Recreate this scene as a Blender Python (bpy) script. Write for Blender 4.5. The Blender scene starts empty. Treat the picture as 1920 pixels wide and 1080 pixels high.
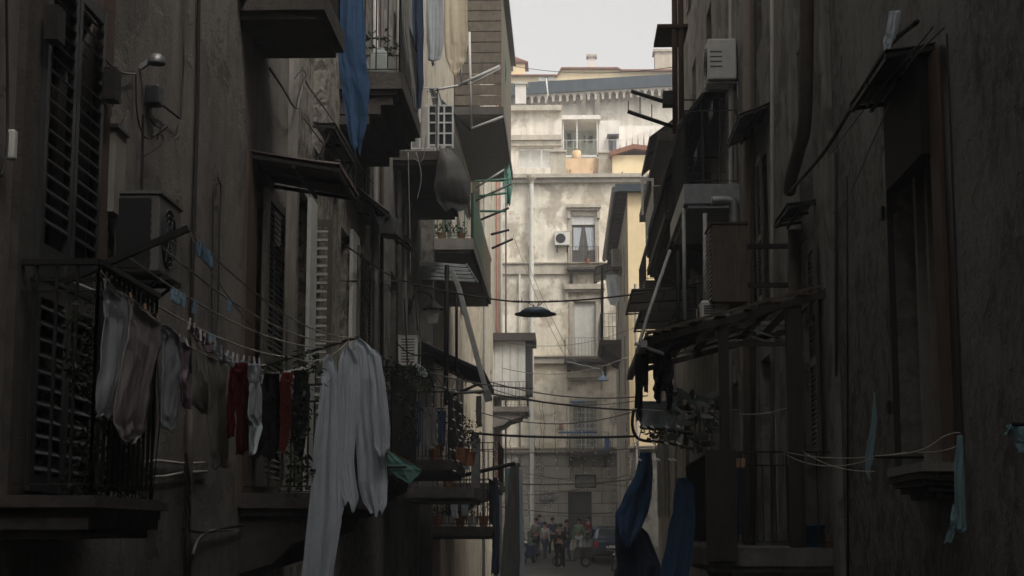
import bpy, math, random
from mathutils import Vector as V, Matrix, noise
random.seed(7)
R = math.radians
PI = math.pi
sc = bpy.context.scene
COL = sc.collection
# ------------------------------------------------------------ camera
F = 3100.0            # focal length in photograph pixels (1920 wide)
EYE = 5.0             # camera height: a first-floor balcony over a street that climbs
pitch = math.atan(460 / F)
yaw = math.atan(100 / F * math.cos(pitch))
cam = bpy.data.objects.new('camera', bpy.data.cameras.new('camera'))
COL.objects.link(cam)
cam.location = (0, 0, EYE)
RM = Matrix.Rotation(yaw, 3, 'Z') @ Matrix.Rotation(PI / 2 + pitch, 3, 'X')
cam.rotation_euler = RM.to_euler()
cam.data.sensor_width = 36
cam.data.lens = 36 * F / 1920
cam.data.clip_start = 0.1
cam.data.clip_end = 2000
sc.camera = cam
# ------------------------------------------------------------ sky, sun, exposure
SUN_EL, SUN_AZ = R(52), R(138)      # azimuth clockwise from +Y: behind the camera, to the right
w = bpy.data.worlds.new('World'); sc.world = w; w.use_nodes = True
nt = w.node_tree; bg = nt.nodes['Background']
sk = nt.nodes.new('ShaderNodeTexSky'); sk.sky_type = 'NISHITA'; sk.sun_disc = False
sk.sun_elevation = SUN_EL; sk.sun_rotation = SUN_AZ
sk.dust_density = 4.0; sk.ozone_density = 1.0; sk.air_density = 1.2
hs = nt.nodes.new('ShaderNodeHueSaturation'); hs.inputs['Saturation'].default_value = 0.12
tn = nt.nodes.new('ShaderNodeMix'); tn.data_type = 'RGBA'; tn.blend_type = 'MULTIPLY'; tn.inputs[0].default_value = 1
tn.inputs[7].default_value = (1.0, 0.962, 0.92, 1)
nt.links.new(sk.outputs[0], hs.inputs['Color']); nt.links.new(hs.outputs[0], tn.inputs[6])
nt.links.new(tn.outputs[2], bg.inputs['Color'])
bg.inputs['Strength'].default_value = 0.14
sl = bpy.data.lights.new('sun', 'SUN'); sl.energy = 1.0; sl.angle = R(14); sl.color = (1.0, 0.94, 0.84)
so = bpy.data.objects.new('sun', sl); COL.objects.link(so)
so.rotation_euler = (PI / 2 - SUN_EL, 0, PI - SUN_AZ)
sd = V((math.sin(SUN_AZ) * math.cos(SUN_EL), math.cos(SUN_AZ) * math.cos(SUN_EL), math.sin(SUN_EL)))
so.rotation_euler = sd.to_track_quat('Z', 'Y').to_euler()
so.location = (20, -20, 60)
sc.view_settings.view_transform = 'Standard'; sc.view_settings.look = 'None'
sc.view_settings.gamma = 1; sc.view_settings.exposure = 0.74
sc.render.engine = 'CYCLES'
sc.cycles.max_bounces = 8; sc.cycles.diffuse_bounces = 5; sc.cycles.volume_bounces = 1
sc.cycles.transparent_max_bounces = 16
# ------------------------------------------------------------ picture point -> place
def ray(px, py):
    return RM @ V((px - 960, 540 - py, -F))
def PY(px, py, Y):
    d = ray(px, py); t = Y / d.y
    return V((0, 0, EYE)) + d * t
def PX(px, py, X):
    d = ray(px, py); t = X / d.x
    return V((0, 0, EYE)) + d * t
HAZE = 0.0022
LW, RW = -3.0, 3.0
SLOPE = 0.054
def gz(y): return SLOPE * y
def rect(X, pa, pb, yt, yb):
    """wall opening seen between pixel columns pa (near) and pb (far); heights read at the near edge"""
    a = PX(pa, yt, X); b = PX(pa, yb, X); c = PX(pb, yt, X)
    return a.y, c.y, b.z, a.z
# ------------------------------------------------------------ materials
MATS = {}
def mat(name, col, rough=0.8, metal=0.0, spec=0.3, var=0.25, vscale=6.0, streak=0.0, peel=None, peel_amt=0.5,
        peel_scale=0.7, peel_soft=.03, bump=0.25, bscale=40.0, trans=0.0, dirt=None, dirt_amt=0.5, brick=None, wood=False, alpha=None, coat=0):
    m = bpy.data.materials.new(name); m.use_nodes = True
    n = m.node_tree.nodes; L = m.node_tree.links
    b = n['Principled BSDF']
    b.inputs['Roughness'].default_value = rough; b.inputs['Metallic'].default_value = metal
    b.inputs['Specular IOR Level'].default_value = spec
    if coat: b.inputs['Coat Weight'].default_value = coat
    g = n.new('ShaderNodeNewGeometry')
    def mapped(sx, sy, sz):
        mp = n.new('ShaderNodeMapping'); mp.inputs['Scale'].default_value = (sx, sy, sz)
        L.new(g.outputs['Position'], mp.inputs[0]); return mp.outputs[0]
    def nz(vec, s, det=6, ro=0.6, dist=0.0):
        t = n.new('ShaderNodeTexNoise'); t.inputs['Scale'].default_value = s; t.inputs['Detail'].default_value = det
        t.inputs['Roughness'].default_value = ro; t.inputs['Distortion'].default_value = dist
        L.new(vec, t.inputs['Vector']); return t.outputs[0]
    def ramp(f, a, c, lo=0.0, hi=1.0):
        r = n.new('ShaderNodeMapRange'); r.inputs[1].default_value = a; r.inputs[2].default_value = c
        r.inputs[3].default_value = lo; r.inputs[4].default_value = hi
        L.new(f, r.inputs[0]); return r.outputs[0]
    def mix(f, a, c, mode='MIX'):
        x = n.new('ShaderNodeMix'); x.data_type = 'RGBA'; x.blend_type = mode
        if isinstance(f, float): x.inputs[0].default_value = f
        else: L.new(f, x.inputs[0])
        for i, q in ((6, a), (7, c)):
            if isinstance(q, tuple): x.inputs[i].default_value = (*q, 1)
            else: L.new(q, x.inputs[i])
        return x.outputs[2]
    vec = mapped(1, 1, 1)
    c0 = tuple(col)
    f = ramp(nz(vec, vscale, 7), 0.25, 0.75, 1 - var, 1 + var)
    cc = n.new('ShaderNodeCombineColor'); 
    for i in range(3): L.new(f, cc.inputs[i])
    out = mix(1.0, c0, cc.outputs[0], 'MULTIPLY')
    hgt = nz(vec, bscale, 8, 0.7)
    if wood:
        sv = mapped(22, 22, 1.2); f2 = ramp(nz(sv, 2.0, 6), 0.3, 0.7, 0.6, 1.25)
        c2 = n.new('ShaderNodeCombineColor')
        for i in range(3): L.new(f2, c2.inputs[i])
        out = mix(1.0, out, c2.outputs[0], 'MULTIPLY')
    if peel:
        pf = ramp(nz(vec, peel_scale, 9, 0.62, 0.3), 0.5 + (0.5 - peel_amt) * 0.35, 0.5 + (0.5 - peel_amt) * 0.35 + peel_soft)
        pc = mix(ramp(nz(vec, vscale * 2.3, 6), 0.3, 0.7), tuple(x * 0.75 for x in peel), tuple(min(1, x * 1.2) for x in peel))
        out = mix(pf, out, pc)
        mh = n.new('ShaderNodeMath'); mh.operation = 'MULTIPLY_ADD'; mh.inputs[1].default_value = -0.6
        L.new(pf, mh.inputs[0]); L.new(hgt, mh.inputs[2]); hgt = mh.outputs[0]
    if brick:
        bt = n.new('ShaderNodeTexBrick'); bt.inputs['Scale'].default_value = 1.0
        bt.inputs['Brick Width'].default_value = brick[0]; bt.inputs['Row Height'].default_value = brick[1]
        bt.inputs['Mortar Size'].default_value = brick[2]; bt.inputs['Mortar Smooth'].default_value = 0.3
        cx = n.new('ShaderNodeSeparateXYZ'); cy = n.new('ShaderNodeCombineXYZ'); ad = n.new('ShaderNodeMath')
        L.new(g.outputs['Position'], cx.inputs[0]); L.new(cx.outputs[0], ad.inputs[0]); L.new(cx.outputs[1], ad.inputs[1])
        L.new(ad.outputs[0], cy.inputs[0]); L.new(cx.outputs[2], cy.inputs[1]); L.new(cy.outputs[0], bt.inputs['Vector'])
        bt.inputs['Color1'].default_value = (1, 1, 1, 1); bt.inputs['Color2'].default_value = (0.72, 0.72, 0.72, 1)
        bt.inputs['Mortar'].default_value = (0.28, 0.28, 0.28, 1)
        out = mix(1.0, out, bt.outputs[0], 'MULTIPLY')
        mh = n.new('ShaderNodeMath'); mh.operation = 'MULTIPLY_ADD'; mh.inputs[1].default_value = -2.5
        L.new(bt.outputs['Fac'], mh.inputs[0]); L.new(hgt, mh.inputs[2]); hgt = mh.outputs[0]
    if streak:
        sv = mapped(3.2, 3.2, 0.16)
        sf = ramp(nz(sv, 1.0, 8, 0.7), 0.46, 0.72, 0.0, streak)
        out = mix(sf, out, tuple(x * 0.3 for x in col))
        sv = mapped(1.7, 1.7, 0.11)
        sf = ramp(nz(sv, 1.3, 6, 0.7, 0.2), 0.55, 0.75, 0.0, streak * 0.55)
        out = mix(sf, out, tuple(min(1, x * 1.6) for x in col))
    if dirt:
        df = ramp(nz(vec, 0.33, 10, 0.68, 0.5), 0.45, 0.62, 0, dirt_amt)
        out = mix(df, out, dirt)
    L.new(out, b.inputs['Base Color'])
    if bump:
        bp = n.new('ShaderNodeBump'); bp.inputs['Strength'].default_value = bump; bp.inputs['Distance'].default_value = 0.02
        L.new(hgt, bp.inputs['Height']); L.new(bp.outputs[0], b.inputs['Normal'])
    if trans:
        t = n.new('ShaderNodeBsdfTranslucent'); L.new(out, t.inputs[0])
        ms = n.new('ShaderNodeMixShader'); ms.inputs[0].default_value = trans
        L.new(b.outputs[0], ms.inputs[1]); L.new(t.outputs[0], ms.inputs[2])
        L.new(ms.outputs[0], n['Material Output'].inputs[0])
    if alpha: b.inputs['Alpha'].default_value = alpha
    MATS[name] = m
    return m
# walls
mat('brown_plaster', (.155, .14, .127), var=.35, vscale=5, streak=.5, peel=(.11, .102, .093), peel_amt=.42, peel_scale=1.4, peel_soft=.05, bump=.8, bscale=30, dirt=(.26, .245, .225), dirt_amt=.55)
mat('red_plaster', (.085, .058, .048), var=.25, vscale=3, streak=.5, bump=.3)
mat('pale_plaster', (.3, .28, .25), var=.25, vscale=3, streak=.45, bump=.3, dirt=(.13, .12, .11), dirt_amt=.5)
mat('tuff_stone', (.25, .235, .205), var=.6, vscale=12, streak=.3, peel=(.1, .09, .075), peel_amt=.5, peel_scale=6, peel_soft=.08, bump=1.0, bscale=16, dirt=(.1, .092, .08), dirt_amt=.5)
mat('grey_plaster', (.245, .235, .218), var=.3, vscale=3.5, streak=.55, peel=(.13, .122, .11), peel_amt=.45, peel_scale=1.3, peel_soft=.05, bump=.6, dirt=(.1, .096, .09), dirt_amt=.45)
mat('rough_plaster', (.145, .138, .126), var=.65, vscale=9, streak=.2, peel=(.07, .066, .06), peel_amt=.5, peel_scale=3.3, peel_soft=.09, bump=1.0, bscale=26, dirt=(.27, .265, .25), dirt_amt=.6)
mat('beige_plaster', (.52, .47, .38), var=.14, vscale=3, streak=.5, peel=(.38, .34, .28), peel_amt=.35, peel_scale=.9, bump=.35)
mat('far_plaster', (.78, .73, .62), var=.2, vscale=2.6, streak=.35, peel=(.48, .43, .35), peel_amt=.5, peel_scale=.9, peel_soft=.08, bump=.4, dirt=(.7, .6, .44), dirt_amt=.35)
mat('far_stone', (.42, .4, .35), var=.35, vscale=1.3, streak=.4, brick=(1.35, .58, .02), bump=.6, dirt=(.24, .23, .2), dirt_amt=.6)
mat('far_trim', (.46, .42, .35), var=.25, vscale=3, streak=.4, bump=.3)
mat('white_plaster', (.78, .75, .7), var=.14, vscale=1.5, streak=.3, bump=.3, dirt=(.55, .5, .43), dirt_amt=.45)
mat('stained_plaster', (.74, .69, .6), var=.2, vscale=2, streak=.5, bump=.3, peel=(.5, .45, .38), peel_amt=.4, peel_scale=.9, peel_soft=.08, dirt=(.5, .46, .39), dirt_amt=.4)
mat('mint_plaster', (.6, .68, .64), var=.14, vscale=2, streak=.3, bump=.2)
mat('yellow_plaster', (.8, .66, .42), var=.08, vscale=2, streak=.12, bump=.2)
mat('orange_plaster', (.72, .52, .33), var=.15, vscale=2, streak=.3, bump=.2)
mat('slate', (.06, .075, .09), rough=.8, spec=.1, var=.25, vscale=2, streak=.5, bump=.3)
mat('tile_red', (.24, .11, .07), var=.3, vscale=6, bump=.6)
mat('dark_roof', (.06, .052, .046), var=.3, vscale=5, bump=.5)
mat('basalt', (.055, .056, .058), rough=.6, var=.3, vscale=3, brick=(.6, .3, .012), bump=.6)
mat('earth', (.09, .08, .07), var=.3, vscale=.5)
# joinery and metal
mat('dark_wood', (.045, .035, .028), rough=.6, wood=True, bump=.3)
mat('black_paint', (.022, .022, .024), rough=.4, spec=.5, var=.3, vscale=14, bump=.15)
mat('shutter_brown', (.07, .062, .053), rough=.45, spec=.5, wood=True, var=.3, bump=.2)
mat('shutter_black', (.035, .036, .038), rough=.38, spec=.6, wood=True, var=.3, bump=.2)
mat('shutter_grey', (.2, .2, .19), rough=.6, wood=True, bump=.2)
mat('red_wood', (.1, .062, .042), rough=.6, wood=True, bump=.3)
mat('plank', (.115, .095, .075), rough=.8, wood=True, bump=.5, var=.4)
mat('pale_frame', (.42, .42, .4), rough=.5, var=.2, bump=.1)
mat('iron', (.022, .021, .021), rough=.55, metal=.3, var=.4, vscale=20, bump=.3)
mat('rust_iron', (.07, .04, .028), rough=.8, metal=.2, var=.5, vscale=20, bump=.4)
mat('grey_metal', (.24, .245, .25), rough=.45, metal=.6, var=.25, vscale=8, bump=.15)
mat('dark_metal', (.07, .075, .08), rough=.4, metal=.5, var=.25, vscale=8, bump=.15)
mat('lamp_blue', (.07, .105, .15), rough=.35, metal=.4, var=.2, bump=.1)
mat('white_metal', (.62, .62, .6), rough=.5, var=.15, vscale=6, bump=.1)
mat('green_metal', (.05, .15, .1), rough=.5, var=.25, bump=.1)
mat('blue_metal', (.05, .14, .3), rough=.5, var=.2, bump=.1)
mat('corrugated', (.13, .1, .09), rough=.5, var=.35, vscale=5, bump=.3, dirt=(.07, .05, .042), dirt_amt=.6)
mat('pale_corrugated', (.4, .43, .43), rough=.5, var=.25, vscale=5, bump=.2)
mat('copper_pipe', (.34, .17, .12), rough=.6, var=.2, bump=.2)
mat('pale_pipe', (.42, .4, .37), rough=.6, var=.2, vscale=4, streak=.4, bump=.2)
mat('brown_pipe', (.08, .066, .055), rough=.6, var=.3, bump=.2)
mat('pink_pipe', (.2, .16, .135), rough=.7, var=.2, bump=.2)
mat('slab_stone', (.16, .145, .13), var=.35, vscale=6, streak=.6, bump=.7, bscale=22)
mat('dark_slab', (.07, .062, .056), var=.4, vscale=6, streak=.5, bump=.8, bscale=22)
mat('glass', (.03, .035, .04), rough=.12, spec=.8, var=.1, bump=0)
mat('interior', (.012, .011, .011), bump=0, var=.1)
mat('ac_plastic', (.3, .3, .28), rough=.5, var=.15, vscale=5, streak=.3, bump=.1)
mat('ac_white', (.62, .62, .58), rough=.5, var=.12, vscale=5, streak=.25, bump=.1)
mat('black_plastic', (.015, .015, .016), rough=.5, bump=.05, var=.2)
mat('milky_plastic', (.5, .54, .53), rough=.4, var=.1, bump=0, trans=.35)
mat('blue_plastic', (.03, .11, .22), rough=.4, bump=0, var=.1)
mat('cable_black', (.02, .02, .02), rough=.6, bump=0)
mat('cable_grey', (.17, .16, .15), rough=.7, bump=0)
mat('rope', (.5, .47, .4), rough=.9, bump=.2, bscale=200)
mat('bulb_white', (.75, .75, .72), rough=.3, bump=0)
mat('terracotta', (.3, .13, .07), bump=.2)
mat('ac_dull', (.12, .12, .115), rough=.5, var=.2, vscale=5, streak=.3, bump=.1)
# cloth
def cloth_mat(name, col, trans=.3, rough=.9): mat(name, col, rough=rough, spec=.1, var=.09, vscale=9, bump=.55, bscale=13, trans=trans)
cloth_mat('cloth_white', (.66, .71, .76), .35)
cloth_mat('cloth_grey', (.44, .47, .49), .3)
cloth_mat('cloth_mauve', (.38, .34, .34), .3)
cloth_mat('cloth_beige', (.36, .34, .3), .3)
cloth_mat('cloth_cream', (.78, .7, .55), .4)
cloth_mat('cloth_pink', (.36, .27, .33), .3)
cloth_mat('cloth_red', (.13, .012, .018), .2)
cloth_mat('cloth_scarlet', (.18, .03, .022), .25)
cloth_mat('cloth_black', (.014, .014, .016), .05)
cloth_mat('cloth_blue', (.065, .13, .245), .3)
cloth_mat('cloth_navy', (.045, .065, .11), .2)
cloth_mat('cloth_teal', (.18, .36, .31), .35)
cloth_mat('cloth_cyan', (.3, .46, .5), .35)
cloth_mat('cloth_net', (.16, .34, .31), .4)
cloth_mat('cloth_tarp', (.2, .2, .19), .3)
cloth_mat('cloth_straw', (.2, .18, .14), .2)
cloth_mat('skin', (.35, .2, .14), .0)
cloth_mat('hair', (.02, .015, .012), .0)
cloth_mat('cloth_green', (.1, .2, .12), .0)
mat('leaf_dark', (.022, .034, .016), rough=.5, var=.5, vscale=20, bump=0, trans=.15)
mat('leaf_glossy', (.03, .045, .03), rough=.4, spec=.4, var=.3, vscale=20, bump=0, trans=.1)
mat('peg_blue', (.2, .32, .42), rough=.4, bump=0)
mat('peg_wood', (.42, .26, .15), rough=.8, bump=0)
mat('peg_white', (.5, .5, .5), rough=.4, bump=0)
mat('car_blue', (.02, .045, .11), rough=.25, spec=.6, metal=.2, bump=0, var=.05, coat=.6)
mat('car_dark', (.02, .02, .022), rough=.25, spec=.6, metal=.2, bump=0, var=.05, coat=.6)
mat('tail_red', (.4, .01, .01), rough=.25, bump=0, var=.05)
mat('rubber', (.018, .018, .018), rough=.8, bump=0)
def M(n): return MATS[n]
# ------------------------------------------------------------ mesh builder
class MB:
    def __init__(s): s.v = []; s.f = []
    def quad(s, *p):
        i = len(s.v); s.v += [V(q) for q in p]; s.f.append(tuple(range(i, i + len(p)))); return s
    def box(s, x0, x1, y0, y1, z0, z1):
        if x0 > x1: x0, x1 = x1, x0
        if y0 > y1: y0, y1 = y1, y0
        if z0 > z1: z0, z1 = z1, z0
        return s.hexa([(x0, y0, z0), (x1, y0, z0), (x1, y1, z0), (x0, y1, z0), (x0, y0, z1), (x1, y0, z1), (x1, y1, z1), (x0, y1, z1)])
    def hexa(s, p):
        i = len(s.v); s.v += [V(q) for q in p]
        for f in ((0, 3, 2, 1), (4, 5, 6, 7), (0, 1, 5, 4), (1, 2, 6, 5), (2, 3, 7, 6), (3, 0, 4, 7)):
            s.f.append(tuple(i + k for k in f))
        return s
    def obox(s, c, ax, ay, az):
        c = V(c); ax, ay, az = V(ax), V(ay), V(az)
        return s.hexa([c - ax - ay - az, c + ax - ay - az, c + ax + ay - az, c - ax + ay - az,
                       c - ax - ay + az, c + ax - ay + az, c + ax + ay + az, c - ax + ay + az])
    def bar(s, a, b, w, h=None, up=(0, 0, 1)):
        a, b = V(a), V(b); d = (b - a); 
        if d.length < 1e-6: return s
        u = V(up)
        if abs(d.normalized().dot(u)) > .98: u = V((0, 1, 0))
        sx = d.cross(u).normalized(); sz = sx.cross(d).normalized()
        return s.obox((a + b) / 2, d / 2, sx * w / 2, sz * (h or w) / 2)
    def tube(s, pts, r, n=6, cap=True):
        pts = [V(p) for p in pts]; rr = r if isinstance(r, (list, tuple)) else [r] * len(pts)
        base = len(s.v); prev = None
        for k, p in enumerate(pts):
            d = (pts[min(k + 1, len(pts) - 1)] - pts[max(k - 1, 0)])
            if d.length < 1e-9: d = V((0, 0, 1))
            d.normalize()
            u = V((0, 0, 1)) if abs(d.z) < .9 else V((1, 0, 0))
            if prev is not None and (prev - d * prev.dot(d)).length > .1: u = prev
            a = (u - d * u.dot(d)).normalized(); b = d.cross(a); prev = a
            for j in range(n):
                t = 2 * PI * j / n
                s.v.append(p + (a * math.cos(t) + b * math.sin(t)) * rr[k])
        for k in range(len(pts) - 1):
            for j in range(n):
                a0 = base + k * n + j; a1 = base + k * n + (j + 1) % n
                s.f.append((a0, a1, a1 + n, a0 + n))
        if cap:
            s.f.append(tuple(base + j for j in reversed(range(n))))
            s.f.append(tuple(base + (len(pts) - 1) * n + j for j in range(n)))
        return s
    def lathe(s, c, prof, n=20):
        c = V(c); base = len(s.v)
        for (r, z) in prof:
            for j in range(n):
                t = 2 * PI * j / n; s.v.append(c + V((r * math.cos(t), r * math.sin(t), z)))
        for k in range(len(prof) - 1):
            for j in range(n):
                a0 = base + k * n + j; a1 = base + k * n + (j + 1) % n
                s.f.append((a0, a1, a1 + n, a0 + n))
        return s
    def prism(s, poly, d):
        """poly: list of 3D points, d: extrusion vector"""
        i = len(s.v); n = len(poly); d = V(d)
        s.v += [V(p) for p in poly] + [V(p) + d for p in poly]
        s.f.append(tuple(i + k for k in range(n))); s.f.append(tuple(i + n + k for k in reversed(range(n))))
        for k in range(n):
            k2 = (k + 1) % n; s.f.append((i + k, i + k2, i + n + k2, i + n + k))
        return s
    def grid(s, fn, nu, nv):
        b = len(s.v)
        for j in range(nv + 1):
            for i in range(nu + 1): s.v.append(V(fn(i / nu, j / nv)))
        for j in range(nv):
            for i in range(nu):
                a = b + j * (nu + 1) + i; s.f.append((a, a + 1, a + nu + 2, a + nu + 1))
        return s
    def leaves(s, c, rad, n, size, aspect=.45, droop=.3):
        c = V(c)
        for _ in range(n):
            while True:
                q = V((random.uniform(-1, 1), random.uniform(-1, 1), random.uniform(-1, 1)))
                if .15 < q.length < 1 and random.random() < q.length: break
            p = c + V((q.x * rad[0], q.y * rad[1], q.z * rad[2]))
            if noise.noise(p * 3.1) < -.12: continue
            d = V((random.gauss(0, 1), random.gauss(0, 1), random.gauss(-droop, .7))).normalized()
            sd_ = d.cross(V((random.gauss(0, 1), random.gauss(0, 1), random.gauss(0, 1)))).normalized()
            l = size * random.uniform(.6, 1.3); nn = d.cross(sd_)
            a, m1, m2, e = p, p + d * l * .45 + sd_ * l * aspect / 2 + nn * l * .08, p + d * l * .45 - sd_ * l * aspect / 2 + nn * l * .08, p + d * l
            i = len(s.v); s.v += [a, m1, e, m2]; s.f.append((i, i + 1, i + 2)); s.f.append((i, i + 2, i + 3))
        return s
    def build(s, name, m, parent=None, solid=0, smooth=False, bevel=0):
        me = bpy.data.meshes.new(name)
        if parent is None:
            xs = [p.x for p in s.v]; ys = [p.y for p in s.v]; zs = [p.z for p in s.v]
            o0 = V(((min(xs) + max(xs)) / 2, (min(ys) + max(ys)) / 2, min(zs)))
            off = o0
        else:
            o0 = V((0, 0, 0)); off = V((0, 0, 0)); q = parent
            while q: off = off + q.location; q = q.parent
        me.from_pydata([tuple(p - off) for p in s.v], [], s.f)
        me.materials.append(M(m) if isinstance(m, str) else m)
        if smooth:
            for pl in me.polygons: pl.use_smooth = True
        me.update()
        o = bpy.data.objects.new(name, me); COL.objects.link(o); o.location = o0; o.parent = parent
        if bevel:
            b = o.modifiers.new('bevel', 'BEVEL'); b.width = bevel; b.segments = 2; b.limit_method = 'ANGLE'
        if solid:
            b = o.modifiers.new('solid', 'SOLIDIFY'); b.thickness = solid
        return o
def tag(o, label=None, cat=None, group=None, kind=None):
    if label: o['label'] = label
    if cat: o['category'] = cat
    if group: o['group'] = group
    if kind: o['kind'] = kind
    return o
def empty(name, loc, label, cat, group=None):
    o = bpy.data.objects.new(name, None); COL.objects.link(o); o.location = V(loc); o.empty_display_size = .2
    return tag(o, label, cat, group)
def children(o): return [c for c in bpy.data.objects if c.parent == o]
def copy_tree(o, parent=None):
    c = o.copy(); COL.objects.link(c); c.parent = parent
    for ch in children(o): copy_tree(ch, c)
    return c
# ------------------------------------------------------------ facade tools: axis 'x' = wall facing the street (plane X), 'y' = wall facing us (plane Y)
def fp(ax, c, u, v, d=0.0):
    """point on a facade: u along it, v height, d outward"""
    return V((c + d, u, v)) if ax == 'L' else V((c - d, u, v)) if ax == 'R' else V((u, c - d, v))
def fbox(mb, ax, c, u0, u1, v0, v1, d0, d1):
    a, b = fp(ax, c, u0, v0, d0), fp(ax, c, u1, v1, d1)
    return mb.box(a.x, b.x, a.y, b.y, a.z, b.z)
def facade(mb, ax, c, u0, u1, v0, v1, holes, depth=.32):
    hs_ = []
    for h in holes:
        a, b, lo, hi = max(h[0], u0), min(h[1], u1), max(h[2], v0), min(h[3], v1)
        if b > a + .01 and hi > lo + .01: hs_.append((a, b, lo, hi))
    us = sorted({u0, u1, *[h[0] for h in hs_], *[h[1] for h in hs_]}); vs = sorted({v0, v1, *[h[2] for h in hs_], *[h[3] for h in hs_]})
    for i in range(len(us) - 1):
        for j in range(len(vs) - 1):
            mu, mv = (us[i] + us[i + 1]) / 2, (vs[j] + vs[j + 1]) / 2
            if any(h[0] < mu < h[1] and h[2] < mv < h[3] for h in hs_): continue
            mb.quad(fp(ax, c, us[i], vs[j]), fp(ax, c, us[i + 1], vs[j]), fp(ax, c, us[i + 1], vs[j + 1]), fp(ax, c, us[i], vs[j + 1]))
    for (a, b, lo, hi) in hs_:
        for (p, q) in (((a, lo), (b, lo)), ((b, lo), (b, hi)), ((b, hi), (a, hi)), ((a, hi), (a, lo))):
            mb.quad(fp(ax, c, *p), fp(ax, c, *q), fp(ax, c, *q, -depth), fp(ax, c, *p, -depth))
def louvres(mb, ax, c, u0, u1, v0, v1, d, pitch_=.055, t=.012, w=.05):
    n = max(2, int((v1 - v0) / pitch_))
    for k in range(n):
        z = v0 + (k + .5) * (v1 - v0) / n
        a, b = fp(ax, c, u0, z, d), fp(ax, c, u1, z, d)
        o = fp(ax, c, 0, 0, 1) - fp(ax, c, 0, 0, 0)
        dv = (o * .72 + V((0, 0, -.7))) * w / 2; nv = (o * .7 + V((0, 0, .72))) * t / 2
        mb.obox((a + b) / 2, (b - a) / 2, dv, nv)
def leaf(parent, ax, c, u0, u1, v0, v1, d, m='shutter_brown', mid=True, name='shutter', low_panel=0, pt=.055, lm=None):
    """louvred shutter leaf lying d proud of the plane"""
    f = MB(); s = .06; t = .02
    fbox(f, ax, c, u0, u0 + s, v0, v1, d - t, d + t); fbox(f, ax, c, u1 - s, u1, v0, v1, d - t, d + t)
    rails = [v0, v1 - .09] + ([v0 + (v1 - v0) * .42] if mid else [])
    for z in rails: fbox(f, ax, c, u0 + s, u1 - s, z, z + .09, d - t + .002, d + t - .002)
    if low_panel: fbox(f, ax, c, u0 + s, u1 - s, v0 + .09, v0 + low_panel, d - .008, d + .008)
    o = f.build(name, m, parent)
    l = MB(); zs = sorted(rails)
    lo0 = v0 + .09 + low_panel
    spans = [(lo0, zs[-1])] if not mid else [(lo0, rails[2]), (rails[2] + .09, v1 - .09)]
    for a, b in spans:
        if b > a + .1: louvres(l, ax, c, u0 + s, u1 - s, a, b, d, pt, .012, min(.05, pt * .9) if pt < .06 else pt * .75)
    if l.v: l.build('louvre_panel', lm or m, o)
    return o
def window(parent, ax, c, u0, u1, v0, v1, style='glass', depth=.3, fm='dark_wood', sm='shutter_brown'):
    f = MB(); t = .07; d = -depth + .06
    fbox(f, ax, c, u0, u0 + t, v0, v1, d - .03, d + .03); fbox(f, ax, c, u1 - t, u1, v0, v1, d - .03, d + .03)
    fbox(f, ax, c, u0 + t, u1 - t, v0, v0 + t, d - .03, d + .03); fbox(f, ax, c, u0 + t, u1 - t, v1 - t, v1, d - .03, d + .03)
    if style in ('glass', 'open'):
        um = (u0 + u1) / 2
        fbox(f, ax, c, um - .04, um + .04, v0 + t, v1 - t, d - .028, d + .028)
        fbox(f, ax, c, u0 + t, um - .04, v0 + (v1 - v0) * .4, v0 + (v1 - v0) * .4 + .06, d - .026, d + .026)
        fbox(f, ax, c, um + .04, u1 - t, v0 + (v1 - v0) * .4, v0 + (v1 - v0) * .4 + .06, d - .026, d + .026)
    o = f.build('window', fm, parent)
    if style in ('glass', 'open'):
        p = MB(); fbox(p, ax, c, u0 + .01, u1 - .01, v0 + .01, v1 - .01, d - .012, d - .004); p.build('pane', 'glass', o)
    elif style == 'roller':
        p = MB(); n = int((v1 - v0 - 2 * t) / .06)
        for k in range(n):
            z = v0 + t + k * .06; fbox(p, ax, c, u0 + t, u1 - t, z, z + .055, d - .01, d + .02)
        p.build('roller_shutter', sm, o)
    elif style == 'panel':
        p = MB(); fbox(p, ax, c, u0 + .01, u1 - .01, v0 + .01, v1 - .01, d - .012, d + .012); p.build('panel', sm, o)
    if style == 'shut':
        um = (u0 + u1) / 2
        leaf(o, ax, c, u0 + t, um - .003, v0 + t, v1 - t, d + .01, sm); leaf(o, ax, c, um + .003, u1 - t, v0 + t, v1 - t, d + .01, sm)
    if style == 'open':
        w_ = (u1 - u0) / 2
        leaf(parent, ax, c, u0 - w_ - .02, u0 - .02, v0, v1, .05, sm); leaf(parent, ax, c, u1 + .02, u1 + w_ + .02, v0, v1, .05, sm)
    return o
def railing(name, m, parent, pts, z0, h, sp=.13, r=.009, extra=(), top=.02):
    mb = MB()
    for a, b in zip(pts[:-1], pts[1:]):
        a = V((a[0], a[1], 0)); b = V((b[0], b[1], 0)); L_ = (b - a).length; n = max(1, round(L_ / sp))
        for z, t in ((z0 + .06, .012), (z0 + h, top)) + tuple((z0 + e, .01) for e in extra):
            mb.bar(a + V((0, 0, z)), b + V((0, 0, z)), t * 1.6, t)
        for k in range(n + 1):
            p = a.lerp(b, k / n); mb.box(p.x - r, p.x + r, p.y - r, p.y + r, z0 + (.0 if k in (0, n) else .065), z0 + h - .005)
    return mb.build(name, m, parent)
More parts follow.
